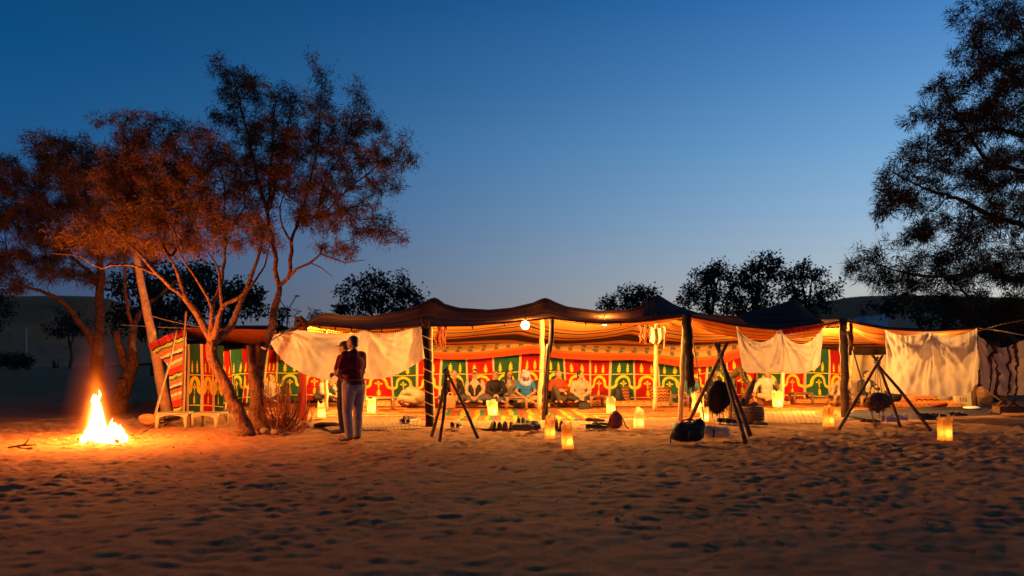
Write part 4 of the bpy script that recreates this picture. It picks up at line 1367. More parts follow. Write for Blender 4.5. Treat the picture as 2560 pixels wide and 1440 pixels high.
sheet('striped_blanket', [
    [(368, 863, 18.6), (392, 850, 18.9), (424, 834, 19.2), (455, 823, 19.5)],
    [(385, 882, 18.6), (410, 876, 18.9), (436, 862, 19.2), (456, 852, 19.5)],
    [(414, 906, 18.8), (430, 900, 19.0), (444, 890, 19.2), (456, 884, 19.5)],
    [(422, 930, 18.9), (434, 925, 19.1), (446, 918, 19.3), (455, 912, 19.5)],
    [(428, 982, 19.0), (438, 976, 19.2), (448, 970, 19.3), (453, 965, 19.4)],
    [(437, 1035, 19.1), (442, 1034, 19.2), (447, 1032, 19.3), (451, 1030, 19.4)]],
    M['gay_blanket'], 'red blanket with yellow, black and green stripes draped at the left corner', 'blanket', rip(.06, 3), 40, 60)

# leaning timber, guy poles and ropes
t = thing('leaning_pole', 'thick pale timber leaning by the red striped blanket', 'pole', P(419, 1036, 19.3))
b0 = np.array(t.location)
s = np.array([np.array(P(419, 1038, 19.3)) * (1 - a) + np.array(P(338, 632, 18.9)) * a for a in np.linspace(0, 1, 14)])
v, f = tube(s + rng.normal(0, .008, s.shape), np.linspace(.135, .075, 14), 10); MB().add(v - b0, f).build('timber', M['wood_pale'], t)
for i in (5, 9):
    v, f = tube([s[i], s[i] + [.06, -.14, .05]], [.045, .02], 6); MB().add(v - b0, f).build('branch_stub', M['wood_pale'], t)
t = thing('guy_pole', 'thin stick propping the red striped blanket', 'pole', P(382, 1060, 17.6))
b0 = np.array(t.location)
v, f = tube([P(382, 1062, 17.4), P(400, 990, 17.9), P(425, 905, 18.5), P(440, 826, 19.1)], [.028, .026, .024, .02], 7); MB().add(v - b0, f).build('stick', M['wood_pale'], t)


def rope(label, pts, r=.012, mat='rope', n=24):
    v, f = tube(resample([P(*p) for p in pts], n), r, 5)
    return tag(MB().add(v, f).build('rope', M[mat]), label, 'rope')


rope('dark red rope hanging from the limb beside the red striped blanket', [(466, 778, 15.4), (461, 850, 15.6), (458, 930, 15.8), (456, 1000, 16.0)], .02, 'wood_dark')
rope('rope from the leaning timber to the left wing roof', [(372, 788, 19), (415, 800, 19.1), (470, 812, 19.2), (530, 822, 19.2)], .012)
rope('lower rope from the leaning timber to the wing corner', [(300, 812, 20), (380, 817, 19.5), (455, 820, 19.5), (560, 822, 19.1)], .012)
rope('slack rope tying the wide white sheet to the forked tree', [(676, 852, 15.9), (700, 838, 16.6), (728, 820, 17.3), (750, 806, 17.8)], .016)
rope('rope bound round the forked tree at its fork', [(654, 868, 15.6), (665, 872, 15.55), (676, 868, 15.7)], .02)
rope('long straight rope from the right sheet out past the right edge', [(2446, 820, 19.9), (2500, 827, 19.6), (2560, 838, 19.3), (2640, 850, 19)], .014)
rope('upper rope sloping up behind the striped blanket', [(2446, 828, 19.9), (2500, 812, 19.6), (2560, 800, 19.3), (2640, 786, 19)], .010)
rope('guy rope from the thick dark post down to the sand', [(2120, 830, 19), (2148, 930, 17.9), (2172, 1010, 16.9), (2190, 1070, 16.1)], .016, 'wood_dark')
rope('guy rope from the ragged bundle to the black holdall', [(1731, 840, 17.5), (1745, 930, 16.6), (1760, 1050, 15.4)], .014, 'wood_dark')
rope('rope along the ground from the leaning timber towards the fire', [(400, 1040, 18.5), (380, 1066, 16.4), (345, 1084, 14.95), (318, 1094, 14.2)], .014)

# ------------------------------------------------------------------ rugs on the floor
def rug(label, corners, mat, nu=40, nv=14, z=0.03, rep=(1, 1), waves=.008):
    """corners: four pixel points on the ground: back left, back right, front right, front left."""
    c = [np.array(G(*p)) for p in corners]
    v, uvs = [], []
    for j in range(nv):
        for i in range(nu):
            a, b = i / (nu - 1), j / (nv - 1)
            p = c[0] * (1 - a) * (1 - b) + c[1] * a * (1 - b) + c[2] * a * b + c[3] * (1 - a) * b
            e = .05 * (vnoise(np.array([p[0] * 2.1 + z * 99]), np.array([p[1] * 2.1]))[0] - .5)
            edge = min(i, nu - 1 - i, j * 2, (nv - 1 - j) * 2)
            v.append((p[0] + e, p[1] + e, z + waves * (vnoise(np.array([p[0] * 3.0]), np.array([p[1] * 3.0 + z * 50]))[0]) - (.022 if edge == 0 else 0)))
            uvs.append((a, b))
    o = MB().add(v, grid_faces(nu, nv), 0, uvs).build('rug', mat)
    return tag(o, label, 'rug', 'rugs spread under the tent')


RUGC = [(0.50, 0.30, 0.02), (0.035, 0.14, 0.075), (0.36, 0.045, 0.012), (0.17, 0.085, 0.05), (0.50, 0.30, 0.02), (0.16, 0.14, 0.05), (0.40, 0.10, 0.015)]
M['rug_base'] = stripes('orange_floor_rug', [(0.46, 0.15, 0.03), (0.38, 0.055, 0.015), (0.48, 0.24, 0.06), (0.14, 0.09, 0.05), (0.46, 0.16, 0.03), (0.32, 0.04, 0.015), (0.48, 0.29, 0.10)], 'V', 4, .10, .95, 0, 60)
M['rug_pale'] = stripes('pale_floor_mat', [(0.44, 0.27, 0.12), (0.34, 0.17, 0.065), (0.46, 0.30, 0.14), (0.37, 0.20, 0.085)], 'U', 12, .06, .95, 0, 60)
M['rug_a'] = stripes('gaily_striped_rug', RUGC, 'U', 4.2, .03, .95, 0, 60)
M['rug_b'] = stripes('gaily_striped_rug_fringed', RUGC, 'U', 5.2, .05, .95, 0, 60)
M['rug_blue'] = stripes('dark_blue_groundsheet', [(0.03, 0.03, 0.06), (0.05, 0.045, 0.07)], 'V', 3, .05, .8, 0, 30)
rug('huge orange and red carpet covering the tent floor', [(560, 1010), (2130, 1006), (2090, 1040), (700, 1058)], M['rug_base'], 80, 16, .006)
rug('worn pale mat below the folded white sheet', [(1740, 1030), (2040, 1026), (2060, 1058), (1750, 1052)], M['rug_pale'], 30, 12, .012)
rug('worn pale mat at the left, behind the standing men', [(760, 1050), (1060, 1044), (1052, 1070), (830, 1076)], M['rug_pale'], 30, 12, .012)
rug('rear rug of yellow, green and red stripes before the seated group', [(1108, 1026), (1440, 1024), (1462, 1038), (1100, 1041)], M['rug_a'], 44, 10, .024)
rug('front rug of yellow, green and orange stripes near the shoes', [(1150, 1041), (1490, 1039), (1512, 1053), (1138, 1056)], M['rug_b'], 44, 10, .024)
rug('cream fringed mat between the striped rugs and the shoes', [(1100, 1050), (1490, 1051), (1500, 1071), (1200, 1071)], M['rug_pale'], 40, 10, .016)
rug('blue groundsheet at the right end', [(2130, 1024), (2480, 1014), (2500, 1036), (2110, 1050)], M['rug_blue'], 40, 10, .014)
rug('orange carpet under the right tripod', [(2090, 1006), (2440, 1008), (2440, 1026), (2090, 1034)], M['rug_base'], 40, 10, .010)
# floor mattresses along the back wall
KC = [(0.62, 0.17, 0.035), (0.70, 0.38, 0.08), (0.60, 0.22, 0.04), (0.55, 0.07, 0.02), (0.72, 0.50, 0.2), (0.62, 0.18, 0.03)]
M['kilim'] = kilim('zigzag_kilim', KC, 16, 3, 1.2)
M['kilim2'] = kilim('diamond_kilim', [(0.58, 0.20, 0.04), (0.62, 0.40, 0.14), (0.48, 0.05, 0.02), (0.05, 0.025, 0.02), (0.58, 0.2, 0.04)], 5, 5, 1.0)


def pad(name, x0, x1, D0, D1, h, mat, label, cat, group=None, z0=.03, puff=.25):
    a, b = (x0 - 1280) / F * D0, (x1 - 1280) / F * D0
    cx, cy = (a + b) / 2, (D0 + D1) / 2
    nu, nv = 24, 8
    v, uv = [], []
    for j in range(nv + 1):
        for i in range(nu + 1):
            s, t_ = i / nu, j / nv
            e = min(1, 6 * min(s, 1 - s) * (b - a)) ** .5 * min(1, 8 * min(t_, 1 - t_)) ** .5
            v.append(((a + (b - a) * s) - cx, (D0 + (D1 - D0) * t_) - cy, h * (1 - puff + puff * e) if e > 0 else 0)); uv.append((s, t_))
    m_ = MB().add(v, grid_faces(nu + 1, nv + 1), 0, uv)
    v2, uv2 = [], []
    for s in range(nu + 1):
        v2 += [(a + (b - a) * s / nu - cx, D0 - cy - .015, 0), (a + (b - a) * s / nu - cx, D0 - cy - .02, h * .5), (a + (b - a) * s / nu - cx, D0 - cy, h * .75)]
        uv2 += [(s / nu, 0), (s / nu, .2), (s / nu, .35)]
    f2 = []
    for s in range(nu):
        for q_ in range(2):
            f2.append((3 * s + q_, 3 * s + 3 + q_, 3 * s + 4 + q_, 3 * s + 1 + q_))
    m_.add(v2, f2, 0, uv2)
    return tag(m_.build(name, mat, None, True, (cx, cy, z0)), label, cat, group)


GM = 'mattresses along the back wall'
pad('floor_mattress', 880, 1085, 22.6, 23.6, .13, M['kilim'], 'low zigzag mattress behind the banded post', 'mattress', GM)
pad('floor_mattress', 1095, 1375, 22.3, 23.4, .13, M['kilim'], 'low zigzag mattress under the blue shirted man and his neighbours', 'mattress', GM)
pad('floor_mattress', 1385, 1700, 22.6, 23.6, .13, M['kilim'], 'low zigzag mattress under the woman in the pale sweater', 'mattress', GM)
pad('floor_mattress', 1740, 1975, 23.3, 24.3, .13, M['kilim'], 'low zigzag mattress behind the palm log basket', 'mattress', GM)
pad('floor_mattress', 1990, 2125, 24.0, 24.8, .13, M['kilim'], 'low zigzag mattress behind the thick dark post', 'mattress', GM)
pad('floor_mattress', 2235, 2420, 22.3, 23.4, .16, M['kilim'], 'red kilim mattress under the tall white sheet', 'mattress', GM)


def cushion(x, y, D, w, h, label, mat='kilim2', tilt=.35, rz=0.0):
    nu, nv = 14, 10
    v, uv, f = [], [], []
    for side in (-1, 1):
        st = len(v)
        for j in range(nv):
            for i in range(nu):
                s, t_ = i / (nu - 1) * 2 - 1, j / (nv - 1) * 2 - 1
                th = .5 * .17 * ((1 - s ** 4) * (1 - t_ ** 4)) ** .5
                pinch = 1 + .10 * (abs(s * t_)) - .06 * ((1 - t_ * t_) * s * s + (1 - s * s) * t_ * t_)
                v.append((s * w / 2 * pinch, side * th, t_ * h / 2 * pinch + h / 2)); uv.append(((s + 1) / 2, (t_ + 1) / 2))
        f += [tuple(q + st for q in g) for g in grid_faces(nu, nv)]
    o = MB().add(v, f, 0, uv).build('cushion', M[mat], None, True, P(x, y, D), rz)
    o.rotation_euler = (-tilt, 0, rz)
    return tag(o, label, 'cushion', 'kilim cushions against the back wall')


cushion(1562, 1006, 24.3, .40, .50, 'kilim cushion standing beside the slumped black rucksack', tilt=.3, rz=.3)
cushion(1652, 1008, 24.2, .62, .50, 'wide kilim cushion behind the pale pole', tilt=.25)
cushion(1060, 1008, 24.2, .55, .34, 'dark kilim cushion behind the crouching beige figure', tilt=.5)
cushion(2312, 1004, 22.6, .85, .28, 'red black kilim cushion under the tall white sheet', tilt=.8)
cushion(2265, 1008, 22.4, .6, .26, 'orange kilim cushion beside the right tripod', 'kilim', tilt=.8)

# ================================================================== CAMPFIRE
FX, FY = G(258, 1106).x, G(258, 1106).y
fire = thing('campfire', 'tall white hot campfire on the sand under the left trees', 'campfire', (FX, FY, 0))
rng = np.random.default_rng(77)
# flames: a hot core of tongues (surface) wrapped in a soft glowing gas (volume)
M['flame_core'] = emis('flame_core', (1.0, 0.62, 0.22), 16.0)


def flame_volume(name, cols, soft):
    """cols: list of (x, y, z0, height, radius): upright soft tongues in object space."""
    k = NB(name)
    tcn = k.n('ShaderNodeTexCoord')
    sp = k.n('ShaderNodeSeparateXYZ')
    k.l(tcn.outputs['Object'], sp.inputs[0])
    nz = k.noise(3.2, 2, tcn.outputs['Object'])
    wob = k.math('MULTIPLY', k.math('SUBTRACT', nz, 0.5), 0.22)
    total = None
    for (cx, cy, z0, hh, r, g) in cols:
        s = k.math('DIVIDE', k.math('SUBTRACT', sp.outputs[2], z0), hh)
        dx = k.math('ADD', k.math('SUBTRACT', sp.outputs[0], cx), k.math('MULTIPLY', wob, s))
        dy = k.math('SUBTRACT', sp.outputs[1], cy)
        d2 = k.math('ADD', k.math('MULTIPLY', dx, dx), k.math('MULTIPLY', dy, dy))
        # radius shrinks upwards
        rr = k.math('MULTIPLY', r, k.math('SUBTRACT', 1.0, k.math('MULTIPLY', s, 0.45)))
        q_ = k.math('DIVIDE', d2, k.math('MAXIMUM', k.math('MULTIPLY', rr, rr), 1e-4))
        e = k.math('POWER', 2.718, k.math('MULTIPLY', q_, -1.0))
        fade = k.math('SUBTRACT', 1.0, s, True)
        fade = k.math('MULTIPLY', k.math('POWER', fade, 1.5), g)
        low = k.math('GREATER_THAN', s, -0.02)
        e = k.math('MULTIPLY', k.math('MULTIPLY', e, fade), low)
        total = e if total is None else k.math('ADD', total, e)
    col = k.ramp(total, [(0.0, (1.0, 0.10, 0.004)), (0.25, (1.0, 0.22, 0.015)), (0.8, (1.0, 0.48, 0.10)), (1.0, (1.0, 0.6, 0.2))])
    em = k.n('ShaderNodeEmission')
    k.l(col, em.inputs[0])
    k.l(k.math('MULTIPLY', k.math('POWER', total, 1.25), soft), em.inputs[1])
    k.l(em.outputs[0], k.out.inputs['Volume'])
    return k.m


M['flame_gas'] = flame_volume('flame_gas', [(-.12, 0, 0, 1.35, .155, 1.5), (.19, 0, 0, .50, .20, 1.2), (.03, 0, 0, .30, .34, 1.1), (-.12, 0, .1, 2.0, .34, .11)], 32.0)
hull = MB()
hv = []
for j, (z, r) in enumerate([(0.0, .72), (.3, .68), (.7, .55), (1.2, .46), (1.7, .40), (2.1, .25)]):
    for i in range(16):
        a = 2 * PI * i / 16
        hv.append((-.06 + r * math.cos(a), r * math.sin(a), z))
hf = [(j * 16 + i, j * 16 + (i + 1) % 16, (j + 1) * 16 + (i + 1) % 16, (j + 1) * 16 + i) for j in range(5) for i in range(16)]
hf += [tuple(range(16))[::-1], tuple(80 + i for i in range(16))]
hull.add(hv, hf)
hull.build('flame_glow', M['flame_gas'], fire)


def tongue(cx, cy, h, r, lean=0.0):
    v, f = tube([(cx + lean * t + .012 * math.sin(t * 9 + cx * 30), cy, .02 + h * t) for t in np.linspace(0, 1, 12)],
                [r * (.75 + .25 * math.sin(PI * min(1, t * 2.2))) * (1 - t ** 3) ** .6 + .004 for t in np.linspace(0, 1, 12)], 10)
    return v, f


for a in ((-.12, 0, .78, .105, .0), (-.08, .04, .60, .10, .01), (-.16, -.02, .52, .10, .01), (.17, 0, .31, .14, .01), (.24, .03, .22, .12, .02), (.09, -.03, .22, .13, 0), (-.22, 0, .24, .11, -.01), (.32, 0, .13, .09, .02), (.0, -.05, .22, .13, 0), (-.30, 0, .10, .07, -.02)):
    MB().add(*tongue(*a)).build('flame', M['flame_core'], fire)
for i in range(11):                                     # ragged licks round the edge
    a = rng.uniform(0, 2 * PI)
    cx_, h_ = (.04 + .34 * math.cos(a)), rng.uniform(.06, .18)
    ln = rng.normal(0, .05)
    pts = [(cx_ + ln * t + .02 * math.sin(t * 7 + i), .12 * math.sin(a), .03 + h_ * t) for t in np.linspace(0, 1, 8)]
    MB().add(*tube(pts, [.030 * (1 - t) ** .9 + .002 for t in np.linspace(0, 1, 8)], 7)).build('flame', M['flame_core'], fire)
for (cx_, h0, h_, ln) in ((-.16, .55, .26, -.03), (-.10, .62, .26, .03), (.15, .20, .20, -.02), (.25, .14, .16, .04)):
    pts = [(cx_ + ln * t + .018 * math.sin(t * 8 + cx_ * 40), .02, h0 + h_ * t) for t in np.linspace(0, 1, 8)]
    MB().add(*tube(pts, [.036 * (1 - t) ** .9 + .002 for t in np.linspace(0, 1, 8)], 7)).build('flame', M['flame_core'], fire)
for i in range(9):
    a = rng.uniform(0, 2 * PI)
    r = rng.uniform(.1, .3)
    c = np.array([r * math.cos(a), abs(r * math.sin(a)) * .8 + .03, .02 + rng.uniform(0, .03)])
    d = np.array([math.cos(a + rng.normal(0, .7)), math.sin(a + rng.normal(0, .7)), rng.uniform(-.05, .15)])
    MB().add(*tube([c - d * .28, c, c + d * .28], [.03, .036, .028], 7)).build('log', M['charcoal'], fire)
lt = bpy.data.lights.new('fire_light', 'POINT')
lt.energy = FIRE
lt.color = FIRE_COL
lt.shadow_soft_size = .22
lo = bpy.data.objects.new('fire_light', lt); COL.objects.link(lo); lo.parent = fire; lo.location = (-.08, -.02, 1.15)
# straw and sticks strewn about it
mbx = MB()
for i in range(220):
    a = rng.uniform(0, 2 * PI); r = .35 + abs(rng.normal(0, .38))
    c = np.array([r * math.cos(a) * 1.25, r * math.sin(a), .035 + rng.uniform(0, .05)])
    b = a + rng.normal(0, .8)
    l_ = rng.uniform(.06, .22)
    d = np.array([math.cos(b), math.sin(b), rng.uniform(-.05, .3)]) * l_
    mbx.add(*tube([c - d * .5, c + d * .5], [.006, .004], 3))
mbx.build('straw', M['straw'], fire)['kind'] = 'stuff'
t = thing('dry_stick', 'forked dry stick lying on the sand left of the campfire', 'stick', G(52, 1122))
MB().add(*tube([(-.2, 0, .02), (-.02, .02, .05), (.22, .03, .06)], [.012, .018, .012], 6)).build('branch', M['wood_dark'], t)
MB().add(*tube([(.02, .02, .05), (.1, 0, .11), (.14, -.01, .17)], [.012, .009, .006], 6)).build('branch', M['wood_dark'], t)


# ================================================================== PAPER LANTERNS
k = NB('lantern_paper')
co = k.n('ShaderNodeTexCoord').outputs['Object']
nz = k.noise(9, 4, co)
pc_ = k.ramp(nz, [(.25, (0.80, 0.50, 0.16)), (.5, (0.86, 0.66, 0.32)), (.75, (0.88, 0.72, 0.42))])
M['paper'] = k.finish(pc_, .9, .05, k.noise(12, 4, co), .6, .02, .62)
M['paper_orange'] = pm('orange_lantern_paper', (0.78, 0.40, 0.10), .9, .3, 9, .6, 12, .02, .05, .62)
M['candle_flame'] = emis('candle_flame', (1, .62, .2), 60.0)
M['wax'] = pm('candle_wax', (.75, .65, .5), .5, .05, 10, 0)


def lantern(x, yb, w, h, label, rz=0.0, flare=1.0, power=1.0, mat='paper', tilt=0.0, seed=0):
    r_ = np.random.default_rng(seed + 100)
    t = thing('paper_lantern', label, 'lantern', G(x, yb), rz, 'glowing paper bag lanterns')
    if t.location.y > 17:
        t.location.z = .03
    nu, nv = 24, 12
    v = []
    for j in range(nv):
        s = j / (nv - 1)
        for i in range(nu):
            a = 2 * PI * i / nu
            c_, s_ = math.cos(a), math.sin(a)
            pw = 1 / max(abs(c_), abs(s_)) ** .72                       # squarish bag
            k_ = (w / 2) * pw * (1 + (flare - 1) * s)
            k_ *= 1 + .07 * math.sin(3 * a + seed + s * 4) * s + .035 * math.sin(7 * a + s * 9 + seed) * (.3 + s) + r_.normal(0, .012)
            zz = h * s * (1 + (.10 * math.sin(2 * a + seed * 1.7) + .07 * math.sin(5 * a + seed)) * s * s)
            v.append((k_ * c_ + tilt * s * h, k_ * s_ * .72, zz + .004))
    f = [(j * nu + i, j * nu + (i + 1) % nu, (j + 1) * nu + (i + 1) % nu, (j + 1) * nu + i) for j in range(nv - 1) for i in range(nu)]
    MB().add(v, f).build('paper_bag', M[mat], t)
    MB().add([(w * .42 * math.cos(a), w * .32 * math.sin(a), .006) for a in np.linspace(0, 2 * PI, 12, False)], [tuple(range(12))]).build('bag_base', M[mat], t)
    MB().add(*tube([(0, 0, .008), (0, 0, .07)], .024, 8)).build('candle', M['wax'], t)
    MB().add(*tube([(0, 0, .075), (0.002, 0, .092), (0, 0, .125)], [.006, .011, .002], 7)).build('candle_flame', M['candle_flame'], t)
    l_ = bpy.data.lights.new('candle_light', 'POINT')
    l_.energy = CANDLE * power
    l_.color = CANDLE_COL
    l_.shadow_soft_size = .022
    lob = bpy.data.objects.new('candle_light', l_); COL.objects.link(lob); lob.parent = t; lob.location = (w * .05, -w * .16, h * .34)
    return t


lantern(804, 1049, .185, .36, 'paper bag lantern left of the standing men, by the dry bush', .2, .85, 1.2, seed=1)
lantern(928, 1037, .20, .36, 'paper bag lantern right of the standing men, before the brown table', .4, 1.12, 1.3, seed=2)
lantern(1231, 1042, .19, .34, 'flared paper bag lantern on the striped rug left of the low table', .6, 1.3, 1.6, seed=3)
lantern(1527, 1038, .19, .38, 'paper bag lantern behind the maroon backpack', .5, 1.12, 1.6, seed=4)
lantern(1375, 1098, .165, .37, 'tall orange paper lantern beside the foot of the black wrapped post', .8, 1.0, .75, 'paper_orange', seed=5)
lantern(1420, 1122, .165, .37, 'crumpled orange paper lantern nearest the camera', .3, .9, .8, 'paper_orange', -.1, seed=6)
lantern(1597, 1071, .20, .38, 'square paper lantern standing on the sand right of the maroon backpack', .2, .85, .8, seed=7)
lantern(1744, 1036, .25, .48, 'big bright paper lantern behind the leg of the middle tripod', .4, 1.05, 2.4, seed=8)
lantern(1761, 1058, .16, .30, 'small paper lantern behind the black holdall', .3, 1.0, 1.6, seed=9)
lantern(1944, 1021, .24, .42, 'paper lantern glowing between two pale poles under the folded sheet', .1, 1.15, 2.4, seed=10)
lantern(2071, 1066, .21, .40, 'squat paper lantern left of the right tripod', .5, .92, .8, 'paper_orange', seed=11)
lantern(2362, 1101, .205, .40, 'paper lantern alone on the sand at the right', .25, 1.02, 1.2, 'paper_orange', seed=12)


# ================================================================== TRIPODS with hanging skins
def tripod(label, apex, D, feet, tips, r, loc, mats='wood_dark'):
    t = thing('tripod', label, 'tripod', loc)
    o_ = np.array(t.location)
    a = np.array(P(apex[0], apex[1], D))
    for i, (ft, tp) in enumerate(zip(feet, tips)):
        b = np.array(G(*ft))
        q_ = np.array(P(tp[0], tp[1], D - .05 + .05 * i))
        aa = a + np.array([0, (-.05, .0, .06)[i % 3], 0])
        mid = (b + aa) / 2 + rng.normal(0, .015, 3)
        v, f = tube(resample([b, mid, aa, q_], 14), np.linspace(r, r * .75, 14) * (1 + rng.normal(0, .05, 14)), 8)
        MB().add(v - o_, f).build('leg', M[mats], t)
    an = np.linspace(0, 2 * PI, 14)
    for zz in (-.02, .015):
        MB().add(*tube(np.c_[.06 * np.cos(an), .07 * np.sin(an), zz + .01 * np.sin(an)] + (a - o_), .012, 5)).build('lashing', M['rope'], t)
    return t, a


tripod('slender dark tripod standing on the sand right of the banded post', (1116, 930), 14.2, [(1079, 1091), (1099, 1103), (1195, 1096)], [(1113, 922), (1118, 918), (1109, 926)], .030, G(1120, 1098))
tr2, ap2 = tripod('large tripod with a furry skin bag hung inside, middle of the sand', (1801, 888), 15.2, [(1716, 1068), (1864, 1106), (1876, 1090)], [(1818, 858), (1787, 857), (1798, 858)], .043, G(1810, 1085))
tr3, ap3 = tripod('tripod with a hanging skin in front of the right white sheet', (2193, 905), 16.0, [(2097, 1074), (2250, 1066), (2328, 1078)], [(2207, 888), (2180, 887), (2196, 892)], .034, G(2200, 1072))


def skin_bag(label, c, sc_, seed, hang, mat='goat'):
    r_ = np.random.default_rng(seed)
    c = np.array(c)
    t = thing('goatskin_bag', label, 'skin bag', c)
    nu, nv = 22, 16
    v = []
    for j in range(nv):
        s = j / (nv - 1)
        th = PI * s
        for i in range(nu):
            a = 2 * PI * i / nu
            rr = max(0, math.sin(th)) ** .8 * (1 + .14 * math.sin(2 * a + s * 4) + .10 * math.sin(5 * a + s * 7)) * (1 + r_.normal(0, .055))
            v.append((rr * math.cos(a) * sc_[0] + .12 * sc_[0] * math.sin(s * 4), rr * math.sin(a) * sc_[1], math.cos(th) * sc_[2] * (1 + .08 * math.sin(3 * a))))
    f = [(j * nu + i, (j + 1) * nu + i, (j + 1) * nu + (i + 1) % nu, j * nu + (i + 1) % nu) for j in range(nv - 1) for i in range(nu)]
    MB().add(v, f).build('skin', M[mat], t)
    # shaggy hair
    V = np.array(v)
    m_ = MB()
    for i in r_.integers(0, len(V), 500):
        p = V[i]; n_ = p / (np.linalg.norm(p) + 1e-6)
        d = n_ * .03 + r_.normal(0, .012, 3) + np.array([0, 0, -.03])
        sd = np.cross(d, [0, 1, .3]); sd /= np.linalg.norm(sd) + 1e-6
        m_.add([p - sd * .006, p + sd * .006, p + d], [(0, 1, 2)])
    m_.build('fur', M[mat], t)['kind'] = 'stuff'
    for dx in (-.35, .05, .4):
        e = np.array(hang) - c
        v2, f2 = tube([e, e * .5 + np.array([dx * sc_[0] * .6, 0, sc_[2] * .4]), np.array([dx * sc_[0], 0, sc_[2] * .78])], .009, 5)
        MB().add(v2, f2).build('hanging_cord', M['rope'], t)
    for dx, l_ in ((-.5, .12), (.45, .2), (.1, .16)):
        MB().add(*tube([(dx * sc_[0], 0, -sc_[2] * .8), (dx * sc_[0] * 1.15, -.02, -sc_[2] - l_)], [.012, .005], 5)).build('strap', M[mat], t)
    return t


skin_bag('shaggy black goatskin hung inside the middle tripod', P(1795, 992, 15.2), (.20, .15, .29), 5, ap2)
skin_bag('brown skin bag hung inside the right tripod', P(2194, 1004, 16.0), (.22, .15, .17), 6, ap3, 'brown_shoe')
rope('thin chain hanging from the ragged bundle', [(1722, 972, 17.5), (1724, 1000, 17.5), (1723, 1030, 17.5)], .008, 'dark')

# ================================================================== LOW TABLES
def low_table(x, yb, w, d, h, label, mat='brown_plastic', rz=0.0, group='low moulded plastic tables'):
    t = thing('low_table', label, 'table', G(x, yb), rz, group)
    if t.location.y > 17.2:
        t.location.z = .05
    n = 28
    an = np.linspace(0, 2 * PI, n, False)

    def ring(sx, sy, z):
        c_, s_ = np.cos(an), np.sin(an)
        k_ = (np.abs(c_) ** 4 + np.abs(s_) ** 4) ** -.25
        return np.c_[sx * c_ * k_, sy * s_ * k_, np.full(n, z)]
    rows_ = [ring(w / 2 * .9, d / 2 * .9, h - .035), ring(w / 2, d / 2, h - .03), ring(w / 2 * 1.02, d / 2 * 1.02, h - .012), ring(w / 2, d / 2, h), ring(w / 2 * .93, d / 2 * .93, h - .006)]
    v = np.concatenate(rows_)
    f = [(j * n + i, j * n + (i + 1) % n, (j + 1) * n + (i + 1) % n, (j + 1) * n + i) for j in range(4) for i in range(n)] + [tuple(range(n))[::-1], tuple(4 * n + i for i in range(n))]
    MB().add(v, f).build('tabletop', M[mat], t)
    for sx in (-1, 1):
        for sy in (-1, 1):
            px_, py_ = sx * w * .40, sy * d * .40
            v, f = tube([(px_ * 1.06, py_ * 1.06, 0), (px_ * 1.03, py_ * 1.03, h * .4), (px_, py_, h * .75), (px_ * .94, py_ * .94, h - .03)], [.034, .038, .046, .062], 8)
            MB().add(v, f).build('leg', M[mat], t)
    for sx, sy in ((1, 0), (-1, 0), (0, 1), (0, -1)):       # arched aprons
        v, f = [], []
        for i, s in enumerate(np.linspace(-1, 1, 11)):
            zlow = h - .05 - .07 * abs(s) ** 3
            x_, y_ = (sx * w * .43, s * d * .4) if sx else (s * w * .4, sy * d * .43)
            v += [(x_, y_, h - .025), (x_, y_, zlow)]
            if i:
                f.append((2 * i - 2, 2 * i - 1, 2 * i + 1, 2 * i))
        MB().add(v, f).build('apron', M[mat], t)
    return t


low_table(437, 1068, .66, .62, .31, 'ivory plastic table by the leaning timber, nearest the campfire', 'yellow_plastic', .15)
low_table(524, 1066, .62, .58, .29, 'second ivory plastic table, beside the many limbed tamarisk', 'yellow_plastic', -.1)
low_table(960, 1027, .56, .5, .30, 'brown plastic table right of the lantern by the standing men', rz=.2)
low_table(1291, 1027, .62, .5, .32, 'brown plastic table before the blue shirted man')
low_table(1492, 1021, .55, .5, .31, 'brown plastic table beside the woman in the pale sweater', rz=.2)
low_table(1696, 1018, .58, .5, .31, 'brown plastic table behind the pale pole and ragged bundle', rz=-.1)
low_table(2002, 1010, .66, .5, .30, 'brown plastic table right of the lantern between two poles')
low_table(2100, 1017, .66, .5, .30, 'brown plastic table behind the thick dark post', rz=.15)
low_table(2166, 1020, .6, .5, .28, 'brown plastic table behind the left leg of the right tripod', rz=.1)
low_table(2000, 1005, .5, .4, .26, 'brown plastic table half hidden behind its neighbour, below the folded sheet') if False else None

